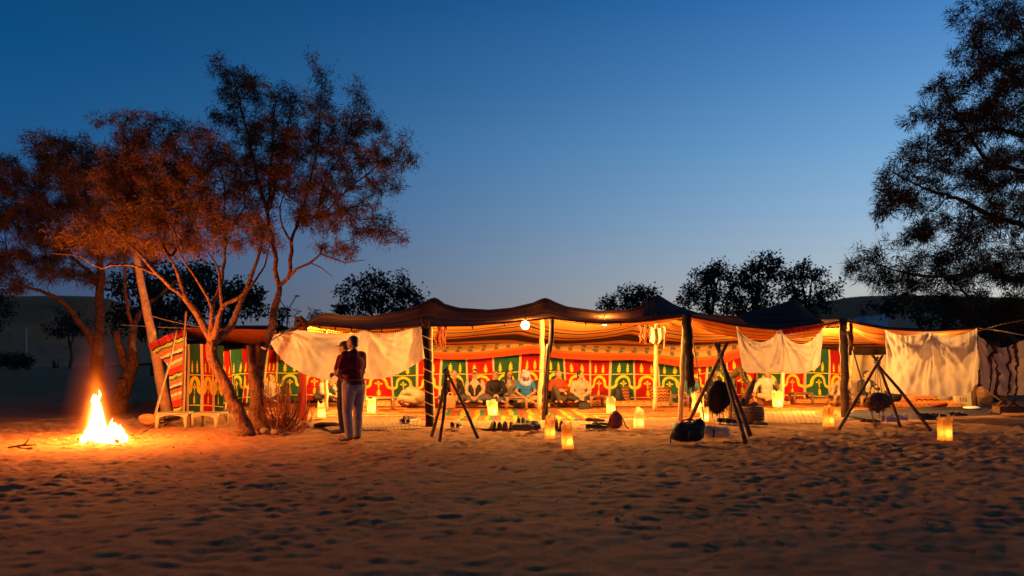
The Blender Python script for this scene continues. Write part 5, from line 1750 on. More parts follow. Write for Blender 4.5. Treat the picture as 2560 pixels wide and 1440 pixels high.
# ================================================================== SHOES
def shoe(parent, dx, dy, rz, L_=.28, mat='black_shoe', sole='sole', tall=.09, rx_=0.0):
    """upper lofted over a sole, toe towards -y"""
    secs = [(-.50, .30, .45), (-.42, .62, .52), (-.28, .88, .60), (-.10, .92, .78), (.08, .82, 1.0), (.30, .80, 1.02), (.44, .72, 1.0), (.5, .5, .85)]
    n = 10
    v, f = [], []
    hw = L_ * .175
    for j, (s, w_, h_) in enumerate(secs):
        for i in range(n):
            a = PI * i / (n - 1)
            v.append((hw * w_ * math.cos(a), s * L_, .028 + tall * h_ * max(0, math.sin(a)) ** .7))
    for j in range(len(secs) - 1):
        for i in range(n - 1):
            if 3 <= j <= 5 and 3 <= i <= 5:
                continue                                     # the opening for the foot
            f.append((j * n + i, j * n + i + 1, (j + 1) * n + i + 1, (j + 1) * n + i))
    f.append(tuple(range(n)))
    f.append(tuple((len(secs) - 1) * n + i for i in range(n))[::-1])
    up = MB().add(v, f)
    so = MB()
    ol = [(hw * w_ * 1.12 * sg, s * L_ * 1.03) for sg in (1,) for s, w_, _ in secs] + [(-hw * w_ * 1.12, s * L_ * 1.03) for s, w_, _ in secs[::-1]]
    m = len(ol)
    so.add([(x, y, 0) for x, y in ol] + [(x, y, .03) for x, y in ol], [tuple(range(m)), tuple(range(m, 2 * m))[::-1]] + [(i, (i + 1) % m, m + (i + 1) % m, m + i) for i in range(m)])
    # laces
    la = MB()
    for q_ in range(3):
        y_ = (-.2 + q_ * .07) * L_
        zz = .028 + tall * (.66 + q_ * .08) + .006
        la.add(*tube([(-hw * .45, y_, zz - .01), (0, y_, zz + .004), (hw * .45, y_, zz - .01)], .005, 4))
    u = up.build('upper', M[mat], parent, True, (dx, dy, 0), rz)
    s_ = so.build('sole', M[sole], parent, False, (dx, dy, 0), rz)
    l_ = la.build('laces', M['rope'], parent, True, (dx, dy, 0), rz)
    if rx_:
        for o in (u, s_, l_):
            o.rotation_euler = (0, rx_, rz); o.location.z = .06
    return u


def shoe_at(x, y, label, rz=0.0, mat='black_shoe', sole='sole', tall=.09, tipped=0.0, L_=.29, z=.02):
    t = thing('shoe', label, 'shoe', G(x, y), rz, 'shoes left at the edge of the rugs')
    t.location.z = z
    shoe(t, 0, 0, 0, L_, mat, sole, tall, tipped)
    return t


def pair(x, y, lab, rz=0.0, mat='black_shoe', sole='sole', tall=.09, gap=.13, **kw):
    g = G(x, y)
    px = gap / 2 / g.y * F
    shoe_at(x - px, y, 'left one of ' + lab, rz + .12, mat, sole, tall, **kw)
    shoe_at(x + px, y + 1, 'right one of ' + lab, rz - .1, mat, sole, tall, **kw)


pair(1013, 1060, 'the black trainers at the left end of the shoe row', PI + .2, 'black_shoe', 'white_sole')
pair(1024, 1052, 'the brown trainers behind the leftmost black pair', PI - .4, 'brown_shoe', 'white_sole')
pair(1139, 1071, 'the black trainers between the legs of the slender tripod', PI, 'black_shoe', 'white_sole')
pair(1241, 1070, 'the black boots below the flared lantern', PI + .1, 'black_shoe', 'sole', .11)
pair(1271, 1071, 'the dark boots in the middle of the shoe row', PI, 'brown_shoe', 'sole', .11)
pair(1303, 1064, 'the tall black boots standing behind a tipped boot', PI - .1, 'black_shoe', 'sole', .15, gap=.11)
shoe_at(1306, 1080, 'long dark boot lying on its side in front of the boots', PI / 2 + .1, 'brown_shoe', 'sole', .12, 1.2, .40)
pair(1332, 1074, 'the black ankle boots at the right end of the boot row', PI - .5, 'black_shoe', 'sole', .15)
shoe_at(1342, 1070, 'grey trainer tucked behind the ankle boots', PI - .3, 'pale_shoe', 'white_sole')
pair(1396, 1072, 'the brown boots behind the two orange lanterns', PI, 'brown_shoe', 'sole', .14, gap=.12)
pair(1491, 1073, 'the dark sandals left of the maroon backpack', PI / 2, 'black_shoe', 'sole', .06)
pair(1504, 1068, 'the black slippers touching the maroon backpack', PI / 2 + .4, 'black_shoe', 'sole', .06)
pair(1488, 1055, 'the small dark slippers on the fringed mat', PI / 2, 'brown_shoe', 'sole', .05)
pair(1815, 1060, 'the dark trainers behind the white sack', PI / 2 + .3, 'black_shoe', 'white_sole')
pair(1838, 1063, 'the striped black trainers between two tripod legs', PI / 2, 'black_shoe', 'white_sole')
pair(1893, 1064, 'the brown sandals right of the palm log basket', PI / 2 - .3, 'brown_shoe', 'sole', .05)
pair(2222, 1056, 'the white trainers beside the middle leg of the right tripod', PI / 2 + .2, 'pale_shoe', 'white_sole', .10)
pair(2246, 1052, 'the pale trainers just right of the white ones', PI / 2, 'pale_shoe', 'white_sole', .10)
pair(2283, 1050, 'the cream trainers on the edge of the blue groundsheet', PI / 2 - .3, 'pale_shoe', 'white_sole', .10)
pair(2316, 1051, 'the dark boots under the right tripod leg', PI / 2, 'black_shoe', 'sole', .13)
pair(2345, 1045, 'the brown slippers on the blue groundsheet', PI / 2 + .3, 'brown_shoe', 'sole', .07)
pair(2395, 1041, 'the black slippers far right on the groundsheet', PI / 2, 'black_shoe', 'sole', .06)
pair(2176, 1057, 'the flat dark sandals left of the right tripod middle leg', PI / 2, 'brown_shoe', 'sole', .04)

# ================================================================== BAGS, BASKET and other small things
def blob_bag(c, s, nu=20, nv=14, seed=0, pw=.6, lump=.05, flat=True):
    r_ = np.random.default_rng(seed)
    v = []
    for j in range(nv):
        th = PI * j / (nv - 1)
        for i in range(nu):
            a = 2 * PI * i / nu
            x = math.copysign(abs(math.cos(a)) ** pw, math.cos(a)) * max(0, math.sin(th)) ** pw
            y = math.copysign(abs(math.sin(a)) ** pw, math.sin(a)) * max(0, math.sin(th)) ** pw
            z = math.copysign(abs(math.cos(th)) ** pw, math.cos(th))
            q_ = 1 + lump * math.sin(3 * a + 4 * th + seed) + r_.normal(0, lump * .35)
            v.append((c[0] + x * s[0] * q_, c[1] + y * s[1] * q_, c[2] + z * s[2] * (q_ if z > 0 else 1)))
    return v, [(j * nu + i, (j + 1) * nu + i, (j + 1) * nu + (i + 1) % nu, j * nu + (i + 1) % nu) for j in range(nv - 1) for i in range(nu)]


t = thing('holdall', 'bulky black holdall with a carrying loop at the foot of the middle tripod', 'bag', G(1718, 1104), .1)
v, f = blob_bag((0, 0, .16), (.27, .16, .16), seed=3, pw=.55, lump=.06)
MB().add(v, f).build('bag_body', M['black_bag'], t)
MB().add(*tube([(-.15, -.06, .30), (-.09, -.08, .37), (0, -.08, .39), (.09, -.07, .36), (.13, -.05, .29)], .016, 6)).build('handle', M['black_bag'], t)
v, f = blob_bag((.08, -.16, .13), (.13, .05, .10), 14, 10, 8, .6); MB().add(v, f).build('front_pocket', M['black_bag'], t)
v, f = blob_bag((.20, .0, .27), (.10, .10, .11), 12, 9, 9, .7); MB().add(v, f).build('top_flap', M['black_bag'], t)
MB().add(*tube([(-.26, -.05, .17), (-.32, -.1, .10), (-.33, -.14, .0)], .012, 5)).build('strap', M['black_bag'], t)
MB().add(*tube([(.2, .05, .35), (.28, .1, .40), (.3, .12, .3), (.25, .1, .22)], .012, 5)).build('strap', M['black_bag'], t)
t = thing('cloth_sack', 'white cloth sack tied with dark cord right of the holdall', 'sack', G(1792, 1094), -.1)
v, f = blob_bag((0, 0, .09), (.24, .15, .10), seed=12, pw=.8, lump=.10); MB().add(v, f).build('sack', M['white_cloth'], t)
v, f = blob_bag((-.15, -.02, .13), (.10, .10, .08), 14, 10, 13, .8, .1); MB().add(v, f).build('sack_neck', M['white_cloth'], t)
MB().add(*tube([(-.08, -.16, .02), (-.07, -.12, .15), (-.05, .0, .21), (-.04, .12, .14)], .014, 5)).build('cord', M['dark'], t)
t = thing('backpack', 'maroon backpack standing on the sand in front of the tent', 'backpack', G(1538, 1072), .1)
v, f = blob_bag((0, 0, .18), (.145, .11, .18), seed=21, pw=.7, lump=.04)
v = [(x * (1 - .35 * max(0, z - .15) / .2), y, z) for x, y, z in v]
MB().add(v, f).build('pack_body', M['maroon'], t)
v, f = blob_bag((0, -.10, .11), (.09, .04, .09), 12, 9, 22, .6, .03); MB().add(v, f).build('front_pocket', M['maroon'], t)
MB().add(*tube([(-.03, .02, .35), (-.02, 0, .41), (.03, 0, .41), (.04, .02, .35)], .01, 5)).build('handle', M['maroon'], t)
MB().add(*tube([(.08, -.05, .30), (.15, -.08, .18), (.19, -.1, .06), (.24, -.14, .01)], .012, 5)).build('strap', M['dark'], t)
MB().add(*tube([(-.08, -.05, .30), (-.14, -.08, .16), (-.17, -.1, .03)], .012, 5)).build('strap', M['dark'], t)
t = thing('rucksack', 'slumped black rucksack leaning on the kilim cushion', 'rucksack', P(1545, 1012, 23.2), -.1)
v, f = blob_bag((0, 0, .26), (.17, .12, .27), seed=31, pw=.75, lump=.06)
v = [(x * (1.15 - .5 * (z / .5)) + .04 * (z - .2), y, z) for x, y, z in v]
MB().add(v, f).build('pack_body', M['black_bag'], t)
MB().add(*tube([(.05, -.1, .45), (.14, -.13, .25), (.22, -.12, .05)], .018, 5)).build('strap', M['black_bag'], t)
t = thing('camera_bag', 'small black camera bag in front of the woman in the pale sweater', 'bag', P(1459, 1026, 21.6), 0)
v, f = blob_bag((0, 0, .10), (.14, .09, .10), seed=33, pw=.5, lump=.03); MB().add(v, f).build('bag_body', M['black_bag'], t)
MB().add(*box((0, -.02, .20), (.20, .12, .03))).build('lid', M['black_bag'], t, False)
MB().add(*tube([(.12, 0, .12), (.2, -.05, .05), (.28, -.06, .01)], .012, 5)).build('strap', M['black_bag'], t)
for x, y, D, lab in ((1297, 1020, 21.9, 'pair of black bags pushed under the low table before the blue shirted man'),):
    t = thing('bag', 'black bag pushed under the low table before the blue shirted man', 'bag', P(x, y, D))
    v, f = blob_bag((0, 0, .09), (.15, .10, .10), seed=36, pw=.6); MB().add(v, f).build('bag_body', M['black_bag'], t)
    MB().add(*tube([(-.05, -.06, .17), (0, -.08, .21), (.05, -.06, .17)], .008, 5)).build('handle', M['cream_tape'], t)
t = thing('patterned_bag', 'speckled woven bag beside the man in the orange vest', 'bag', P(1126, 1022, 21.0))
v, f = blob_bag((0, 0, .17), (.14, .10, .18), seed=41, pw=.5, lump=.03)
M['speckle'] = kilim('speckled_weave', [(0.6, .3, .08), (.05, .03, .02), (.5, .08, .03), (.6, .5, .3)], 14, 16, .8)
V = np.array(v); MB().add(V, f, 0, np.c_[V[:, 0] * 3, V[:, 2] * 3]).build('bag_body', M['speckle'], t)
MB().add(*tube([(-.07, -.05, .32), (-.04, -.06, .42), (.05, -.06, .42), (.08, -.05, .32)], .01, 5)).build('handle', M['cream_tape'], t)
t = thing('holdall', 'dark cloth bag by the right tripod, against the sheet', 'bag', P(2234, 1004, 22.0))
v, f = blob_bag((0, 0, .25), (.22, .16, .26), seed=43, pw=.7, lump=.07); MB().add(v, f).build('bag_body', M['black_bag'], t)
t = thing('roll_bag', 'orange brown blanket roll lying before the kilim cushion under the tall sheet', 'blanket roll', P(2345, 1018, 21.6), .1)
v, f = blob_bag((0, 0, .08), (.26, .14, .08), seed=44, pw=.8, lump=.06); MB().add(v, f).build('roll', M['rust_cloth'], t)
t = thing('jerrycan', 'cream plastic jerrycan under the right edge of the tall white sheet', 'jerrycan', P(2405, 1016, 22.4), -.2)
v, f = box((0, 0, .24), (.42, .22, .44), 0, .92); MB().add(v, f).build('can_body', M['beige_cloth'], t, False)
MB().add(*tube([(-.1, 0, .46), (-.08, 0, .53), (.08, 0, .53), (.1, 0, .46)], .02, 6)).build('handle', M['beige_cloth'], t)
MB().add(*tube([(.16, 0, .46), (.16, 0, .52)], .03, 8)).build('cap', M['dark'], t)
for q_ in range(3):
    MB().add(*box((-.08 + q_ * .07, -.115, .2), (.015, .012, .12))).build('moulded_rib', M['wood_dark'], t, False)
t = thing('sack', 'lumpy brown sack behind the log post at the right end', 'sack', P(2462, 1012, 23.0))
v, f = blob_bag((0, 0, .26), (.20, .16, .28), seed=46, pw=.7, lump=.10); MB().add(v, f).build('sack_body', M['palm_bark'], t)
t = thing('plate', 'pale round plate on the groundsheet under the tall sheet', 'plate', P(2430, 1024, 21.4))
v, f = sphere((0, 0, .05), (.22, .22, .045), 16, 6); MB().add(v, f).build('dish', M['blue_plaster'], t)
t = thing('wooden_rack', 'dark folding wooden rack under the striped blanket', 'rack', P(2535, 1034, 19.4))
for a, b in (((-.35, 0, 0), (.3, .1, .5)), ((.35, 0, 0), (-.3, .1, .5)), ((-.35, .4, 0), (.3, .5, .5)), ((.35, .4, 0), (-.3, .5, .5))):
    MB().add(*tube([a, b], .03, 6)).build('leg', M['wood_dark'], t)
for q_ in range(4):
    MB().add(*box((-.27 + q_ * .18, .25, .51), (.12, .6, .03))).build('slat', M['wood_dark'], t, False)
MB().add(*box((0, .1, .10), (.75, .3, .16))).build('crate_base', M['wood_dark'], t, False)

# the palm log basket with driftwood
t = thing('log_basket', 'round basket of palm fibre holding a gnarled piece of driftwood', 'basket', G(1871, 1056))
t.location.z = .03
nu = 26
v = []
prof_ = [(.0, .27), (.05, .30), (.16, .32), (.27, .315), (.33, .30), (.33, .25), (.05, .22)]
for z, r in prof_:
    for i in range(nu):
        a = 2 * PI * i / nu
        q_ = 1 + .04 * math.sin(6 * a + z * 40) + rng.normal(0, .02)
        v.append((r * q_ * math.cos(a), r * q_ * math.sin(a), z))
f = [(j * nu + i, j * nu + (i + 1) % nu, (j + 1) * nu + (i + 1) % nu, (j + 1) * nu + i) for j in range(len(prof_) - 1) for i in range(nu)] + [tuple(6 * nu + i for i in range(nu))]
MB().add(v, f).build('basket', M['palm_bark'], t)
for q_ in range(5):
    an = np.linspace(0, 2 * PI, 30)
    r = .315 + .012 * math.sin(q_)
    MB().add(*tube(np.c_[r * np.cos(an), r * np.sin(an), .04 + q_ * .065 + .012 * np.sin(an * 9 + q_)], .022, 6)).build('coil', M['palm_bark'], t)
MB().add(*tube([(-.12, 0, .25), (-.08, -.02, .42), (.0, .0, .62), (.08, .02, .78), (.13, .0, .92)], [.10, .09, .085, .07, .03], 9)).build('driftwood', M['palm_bark'], t)
MB().add(*tube([(-.15, -.05, .3), (-.17, -.08, .45), (-.15, -.1, .52)], [.06, .05, .03], 8)).build('driftwood', M['bark'], t)
MB().add(*tube([(.0, -.02, .3), (.14, -.05, .38), (.2, -.02, .36)], [.06, .05, .03], 8)).build('driftwood', M['palm_bark'], t)
t = thing('log', 'short upright palm log between the tripod legs left of the basket', 'log', G(1829, 1052))
MB().add(*tube([(0, 0, 0), (.02, 0, .15), (-.01, .01, .30), (.01, 0, .42)], [.085, .09, .08, .07], 10)).build('log_body', M['palm_bark'], t)

# orange basin and tools at the left
t = thing('basin', 'orange basin tipped against the foot of the leaning timber', 'basin', G(370, 1066), .0)
n = 20
v, f = [], []
for j, (r, z) in enumerate([(.0, .03), (.16, .03), (.24, .12), (.29, .20), (.31, .20), (.26, .11), (.17, .0), (0, .0)]):
    for i in range(n):
        a = 2 * PI * i / n
        v.append((r * math.cos(a), r * math.sin(a), z))
for j in range(7):
    for i in range(n):
        f.append((j * n + i, j * n + (i + 1) % n, (j + 1) * n + (i + 1) % n, (j + 1) * n + i))
o = MB().add(v, f).build('bowl', M['orange_plastic'], t); o.rotation_euler = (.35, .25, 0); o.location = (0, 0, .06); o.scale = (.62, .62, .62)
for i in range(7):
    a = rng.uniform(-.5, .5)
    c = np.array([rng.uniform(.15, .7), rng.uniform(-.3, .3), .04 + .02 * i])
    MB().add(*tube([c - [.2 * math.cos(a), .2 * math.sin(a), 0], c + [.2 * math.cos(a), .2 * math.sin(a), .05]], .02, 6)).build('firewood_stick', M['bark'], t)

# ================================================================== DRY BUSH with stones at its foot
bc_ = G(712, 1078)
t = thing('dry_bush', 'dry leafless bush of thin twigs at the foot of the forked tree', 'bush', bc_)
mbx = MB()
for i in range(85):
    a = rng.uniform(0, 2 * PI)
    sp = rng.uniform(.1, .5)
    h = rng.uniform(.45, 1.05) * (1.1 - .35 * sp)
    b0 = np.array([rng.normal(0, .13), rng.normal(0, .10), 0])
    tip = b0 + np.array([math.cos(a) * sp, math.sin(a) * sp * .8, h])
    mid = b0 * .5 + tip * .5 + np.array([math.cos(a) * .08, math.sin(a) * .08, -.06]) + rng.normal(0, .03, 3)
    pts = resample([b0, mid, tip], 7)
    mbx.add(*tube(pts, np.linspace(.011, .004, 7), 4, False))
    for q_ in range(rng.integers(1, 4)):
        p0 = pts[rng.integers(2, 6)]
        d = np.array([rng.normal(0, .12), rng.normal(0, .12), rng.uniform(.05, .22)])
        mbx.add(*tube([p0, p0 + d * .5 + rng.normal(0, .01, 3), p0 + d], [.006, .004, .002], 3, False))
mbx.build('twigs', M['twig'], t)['kind'] = 'stuff'
for i, (x, y, s) in enumerate(((676, 1068, .14), (700, 1072, .18), (742, 1056, .10), (690, 1082, .10), (660, 1080, .12), (765, 1066, .10))):
    v, f = sphere((0, 0, s * .3), (s, s * .8, s * .6), 10, 7, .07, rng)
    tag(MB().add(v, f).build('stone', M['stone'], None, True, G(x, y + 2)), ['rounded stone at the left foot of the dry bush', 'largest stone under the dry bush', 'small stone catching light right of the dry bush', 'flat stone before the dry bush', 'stone against the base of the forked tree', 'small stone right of the dry bush by the worn mat'][i], 'stone', 'stones round the dry bush')
v, f = sphere((0, 0, .02), (.30, .16, .07), 12, 7, .05, rng)
tag(MB().add(v, f).build('dark_cloth_heap', M['black_cloth'], None, True, G(818, 1066)), 'flat dark cloth heap on the sand left of the standing men', 'cloth')
# small crumbs of straw, dung and pebbles on the sand
mbx = MB()
for i in range(300):
    y = rng.uniform(6.5, 17.0)
    x = rng.uniform(-.68, .68) * y
    s = abs(rng.normal(0, .006)) + .005
    gz = float(ground_height(np.array([x]), np.array([y]))[0])
    v, f = sphere((x, y, gz + s * .3), (s * 1.3, s, s * .7), 5, 4, .12, rng)
    mbx.add(v, f)
tag(mbx.build('pebbles', M['stone']), 'small dark pebbles scattered over the trampled sand', None, None, 'stuff')

# ================================================================== PEOPLE
def sph_mesh(nu=14, nv=10):
    return sphere((0, 0, 0), 1.0, nu, nv)


_SV, _SF = sph_mesh()
_SV = np.asarray(_SV)


def cap(a, b, ra, rb):
    """tapered capsule"""
    a, b = np.array(a, float), np.array(b, float)
    ax = b - a
    ax /= np.linalg.norm(ax) + 1e-9
    side = (_SV @ ax) >= 0
    return np.where(side[:, None], b + _SV * rb, a + _SV * ra), _SF


def ell(c, r, R=None):
    v = _SV * np.array(r, float)
    if R is not None:
        v = v @ np.array(R).T
    return v + np.array(c, float), _SF


def fuse(name, prims, voxel, mats, parent, matfn=None, smooth_it=3):
    """One continuous surface from overlapping shapes."""
    mb_ = MB()
    for v, f in prims:
        mb_.add(v, f)
    o = mb_.build('tmp', [])
    m1 = o.modifiers.new('r', 'REMESH'); m1.mode = 'VOXEL'; m1.voxel_size = voxel; m1.use_smooth_shade = True
    m2 = o.modifiers.new('s', 'SMOOTH'); m2.factor = .5; m2.iterations = smooth_it
    dg = bpy.context.evaluated_depsgraph_get()
    me = bpy.data.meshes.new_from_object(o.evaluated_get(dg))
    bpy.data.objects.remove(o)
    me.name = name
    me.materials.clear()
    for m in (mats if isinstance(mats, (list, tuple)) else [mats]):
        me.materials.append(m)
    n = len(me.polygons)
    mi = np.zeros(n, dtype=np.int32)
    if matfn is not None:
        c = np.zeros(n * 3, dtype=np.float32)
        me.polygons.foreach_get('center', c)
        mi = matfn(c.reshape(-1, 3)).astype(np.int32)
    me.polygons.foreach_set('material_index', mi)
    me.polygons.foreach_set('use_smooth', [True] * n)
    return link(name, me, parent)


def rotm(yaw=0.0, pitch=0.0, roll=0.0):
    return np.array(Matrix.Rotation(yaw, 3, 'Z') @ Matrix.Rotation(pitch, 3, 'X') @ Matrix.Rotation(roll, 3, 'Y'))


def hand(w_, fdir, ndir, curl=.6, side=1):
    """w_: wrist, fdir: direction of the fingers, ndir: back of the hand; palm, four fingers, thumb"""
    f_ = np.array(fdir, float); f_ /= np.linalg.norm(f_)
    n_ = np.array(ndir, float); n_ -= f_ * np.dot(n_, f_); n_ /= np.linalg.norm(n_) + 1e-9
    s_ = np.cross(f_, n_) * side
    w_ = np.array(w_, float)
    R = np.stack([s_, f_, n_], 1)
    pr = [ell(w_ + f_ * .05, (.042, .052, .018), R)]
    for i, (o_, l_) in enumerate(((-.030, .068), (-.010, .078), (.011, .072), (.030, .055))):
        b = w_ + f_ * .088 + s_ * o_
        d1_ = f_ * math.cos(curl * .6) - n_ * math.sin(curl * .6)
        d2_ = f_ * math.cos(curl * 1.5) - n_ * math.sin(curl * 1.5)
        m_ = b + d1_ * l_ * .5
        pr += [cap(b - f_ * .02, m_, .0095, .0088), cap(m_, m_ + d2_ * l_ * .5, .0088, .0075)]
    tb = w_ + f_ * .03 - s_ * .036
    tm = tb + (f_ * .6 - s_ * .7) * .036
    pr += [cap(tb, tm, .0125, .011), cap(tm, tm + (f_ * .95 - s_ * .15 - n_ * .2) * .032, .011, .0085)]
    return pr


SIT = dict(pelvis=(0, .02, .12), waist=(0, .01, .27), chest=(0, -.01, .43), neck=(0, -.02, .585), head=(0, -.05, .745),
           shL=(.175, -.005, .535), shR=(-.175, -.005, .535), elL=(.255, -.10, .31), elR=(-.255, -.10, .31), wrL=(.075, -.27, .20), wrR=(-.075, -.27, .20),
           hiL=(.095, .0, .11), hiR=(-.095, .0, .11), knL=(.34, -.24, .15), knR=(-.34, -.24, .15), anL=(-.10, -.33, .07), anR=(.10, -.36, .07), ftL=(-.20, -.37, .04), ftR=(.20, -.40, .04))
STAND = dict(pelvis=(0, 0, .95), waist=(0, 0, 1.10), chest=(0, -.01, 1.29), neck=(0, .01, 1.475), head=(0, -.015, 1.645),
             shL=(.19, 0, 1.43), shR=(-.19, 0, 1.43), elL=(.25, .02, 1.13), elR=(-.25, .02, 1.13), wrL=(.26, -.06, .87), wrR=(-.26, -.06, .87),
             hiL=(.095, 0, .92), hiR=(-.095, 0, .92), knL=(.12, -.02, .50), knR=(-.12, -.02, .50), anL=(.13, .02, .09), anR=(-.13, .02, .09), ftL=(.15, -.15, .04), ftR=(-.15, -.15, .04))
FOLD = dict(elL=(.265, -.07, 1.14), elR=(-.265, -.07, 1.14), wrL=(-.06, -.20, 1.17), wrR=(.07, -.185, 1.12))


def person(label, loc, rz, base, pose=None, skin='skin', shirt=None, trousers=None, sleeves=1.0, hair='short', hairm='hair', yaw=0.0, pitch=0.0,
           scale=1.0, shoes='dark', extra=None, voxel=.0125, bare_feet=False, girth=1.0, shirt_long=0.0, front=None, name='person', vest=None, baggy=.012):
    """front: material for an open front (vest / jacket); vest: sleeveless layer over the shirt"""
    J = {k_: np.array(v, float) for k_, v in base.items()}
    for k_, v in (pose or {}).items():
        J[k_] = np.array(v, float)
    t = thing(name, label, 'person', loc, rz)
    t.scale = (scale, scale, scale)
    g = girth
    sit = base is SIT
    up = (J['neck'] - J['pelvis']); up /= np.linalg.norm(up)
    lr = J['shL'] - J['shR']; lr /= np.linalg.norm(lr)
    fr = np.cross(up, lr)
    RT = np.stack([lr, fr, up], 1)

    def torso(d):
        return [ell(J['pelvis'], (.165 * g + d, .125 * g + d, .12 + d), RT), ell(J['waist'], (.145 * g + d, .108 * g + d, .15 + d), RT), ell(J['chest'], (.165 * g + d, .115 * g + d, .17 + d), RT),
                cap(J['shL'] - lr * .03, J['shR'] + lr * .03, .066 + d, .066 + d), cap(J['chest'], J['neck'], .10 + d, .062 + d)]

    def arm(s, d, frac=1.0):
        sh, e, w_ = J['sh' + s], J['el' + s], J['wr' + s]
        pr = [cap(sh, sh * (1 - min(1, frac * 2)) + e * min(1, frac * 2), .058 + d, (.058 * (1 - min(1, frac * 2)) + .043 * min(1, frac * 2)) + d)]
        if frac > .5:
            q_ = (frac - .5) * 2
            pr.append(cap(e, e * (1 - q_) + w_ * q_, .043 + d, .043 * (1 - q_) + .029 * q_ + d))
        return pr

    def leg(s, d, toend=1.0):
        h, k_, a = J['hi' + s], J['kn' + s], J['an' + s]
        e = k_ * (1 - toend) + a * toend
        calf = k_ * .68 + a * .32
        return [cap(h, k_, .088 * g + d, .060 + d), cap(k_, calf, .058 + d, .057 + d), cap(calf, e, .057 + d, .042 + d * 1.3)]

    RH = rotm(yaw, pitch)
    hc = J['head']

    def hp(x, y, z):
        return hc + RH @ np.array([x, y, z])
    head = [ell(hp(0, .01, .02), (.076, .094, .100), RH), ell(hp(0, -.022, -.045), (.058, .066, .072), RH), ell(hp(0, -.055, -.085), (.030, .028, .026), RH),
            cap(hp(0, -.088, .012), hp(0, -.108, -.022), .010, .014), cap(hp(-.032, -.080, .030), hp(.032, -.080, .030), .014, .014),
            ell(hp(.078, .012, -.005), (.012, .020, .032), RH), ell(hp(-.078, .012, -.005), (.012, .020, .032), RH),
            ell(hp(0, -.086, -.056), (.024, .012, .011), RH), cap(J['neck'] - up * .02, hp(0, .022, -.05), .056, .053)]
    body = head + torso(-.012) + arm('L', -.006) + arm('R', -.006) + leg('L', -.01) + leg('R', -.01)
    for s, sd in (('L', 1), ('R', -1)):
        fd = J['wr' + s] - J['el' + s]
        fd = fd / np.linalg.norm(fd) + (np.array([-.3 * sd, -.5, -.1]) if sit else np.array([0, 0, 0]))
        body += hand(J['wr' + s], fd, (0.1 * sd, -.3, .8) if sit else ((.0, -1, .2) if 'elL' in (pose or {}) else (sd, 0, .1)), .7, sd)
        body.append(cap(J['an' + s], J['ft' + s], .040, .030))
    eyes = [hp(.030, -.086, .012), hp(-.030, -.086, .012)]
    mouth = hp(0, -.097, -.056)

    def mf(c):
        mi = np.zeros(len(c), int)
        for e in eyes:
            mi[np.linalg.norm((c - e) * [1, 1, 1.5], axis=1) < .017] = 1
        mi[np.linalg.norm((c - mouth) @ np.array([[.55, 0, 0], [0, .5, 0], [0, 0, 1.6]]), axis=1) < .014] = 2
        return mi
    fuse('body', body, voxel, [M[skin], M['dark'], cl('lips', (.40, .14, .10))], t, mf, 2)
    if trousers:
        tr = leg('L', baggy, .97) + leg('R', baggy, .97) + [ell(J['pelvis'] - up * .03, (.168 * g + .01, .128 * g + .012, .115), RT)]
        fuse('trousers', tr, voxel, trousers, t)
    if shirt:
        sp = torso(.012) + arm('L', .012, sleeves) + arm('R', .012, sleeves)
        if shirt_long:
            for s in 'LR':
                sp += [cap(J['hi' + s], J['hi' + s] * (1 - shirt_long) + J['kn' + s] * shirt_long, .12, .11)]
        mats = [shirt] if front is None else [shirt, front]
        cen = J['chest']

        def sf(c):
            d = c - cen
            a, b, z = d @ lr, d @ fr, d @ up
            return ((b < -.03) & (np.abs(a) < .075 + .0 * z) & (z < .2)).astype(int)
        fuse('shirt', sp, voxel, mats, t, sf if front is not None else None)
    if vest:
        vp = [ell(J['waist'] - fr * 0, (.165 * g + .016, .126 * g + .016, .17), RT), ell(J['chest'] - up * .02, (.172 * g + .016, .124 * g + .016, .155), RT), cap(J['shL'] - lr * .045, J['shR'] + lr * .045, .082, .082)]
        fuse('vest', vp, voxel, [vest, shirt], t, lambda c: ((((c - J['chest']) @ fr) < -.06) & (np.abs((c - J['chest']) @ lr) < .02 + .5 * np.maximum(0, (c - J['chest']) @ up + .07))).astype(int))
    if shoes and not bare_feet:
        for s in 'LR':
            a, b = J['an' + s], J['ft' + s]
            fuse('shoe', [cap(a * .75 + b * .25 - np.array([0, 0, .028]), b + (b - a) * .12 - np.array([0, 0, .0]), .052, .040), cap(a - (b - a) * .12 - np.array([0, 0, .035]), a * .3 + b * .7 - np.array([0, 0, .01]), .046, .044)], .011, M[shoes] if isinstance(shoes, str) else shoes, t)
    hm = M[hairm]
    if hair in ('short', 'bun', 'long'):
        fuse('hair', [ell(hp(0, .022, .030), (.083, .095, .102), RH), ell(hp(0, .05, -.01), (.074, .062, .085), RH)], .012, hm, t)
    if hair == 'crop':
        fuse('hair', [ell(hp(0, .020, .030), (.078, .090, .096), RH), ell(hp(0, .048, -.01), (.070, .058, .075), RH)], .012, hm, t)
    if hair == 'bun':
        fuse('hair_bun', [ell(hp(.0, .10, .07), (.045, .045, .045), RH), ell(hp(.06, .06, .09), (.03, .03, .03), RH)], .010, hm, t)
    if hair == 'long':
        fuse('long_hair', [cap(hp(.075, .02, .02), hp(.095, .0, -.24), .034, .03), cap(hp(-.075, .02, .02), hp(-.095, .0, -.24), .034, .03), cap(hp(0, .07, 0), hp(0, .07, -.26), .085, .06), cap(hp(.05, .06, 0), hp(.05, .05, -.26), .05, .05), cap(hp(-.05, .06, 0), hp(-.05, .05, -.26), .05, .05)], .012, hm, t)
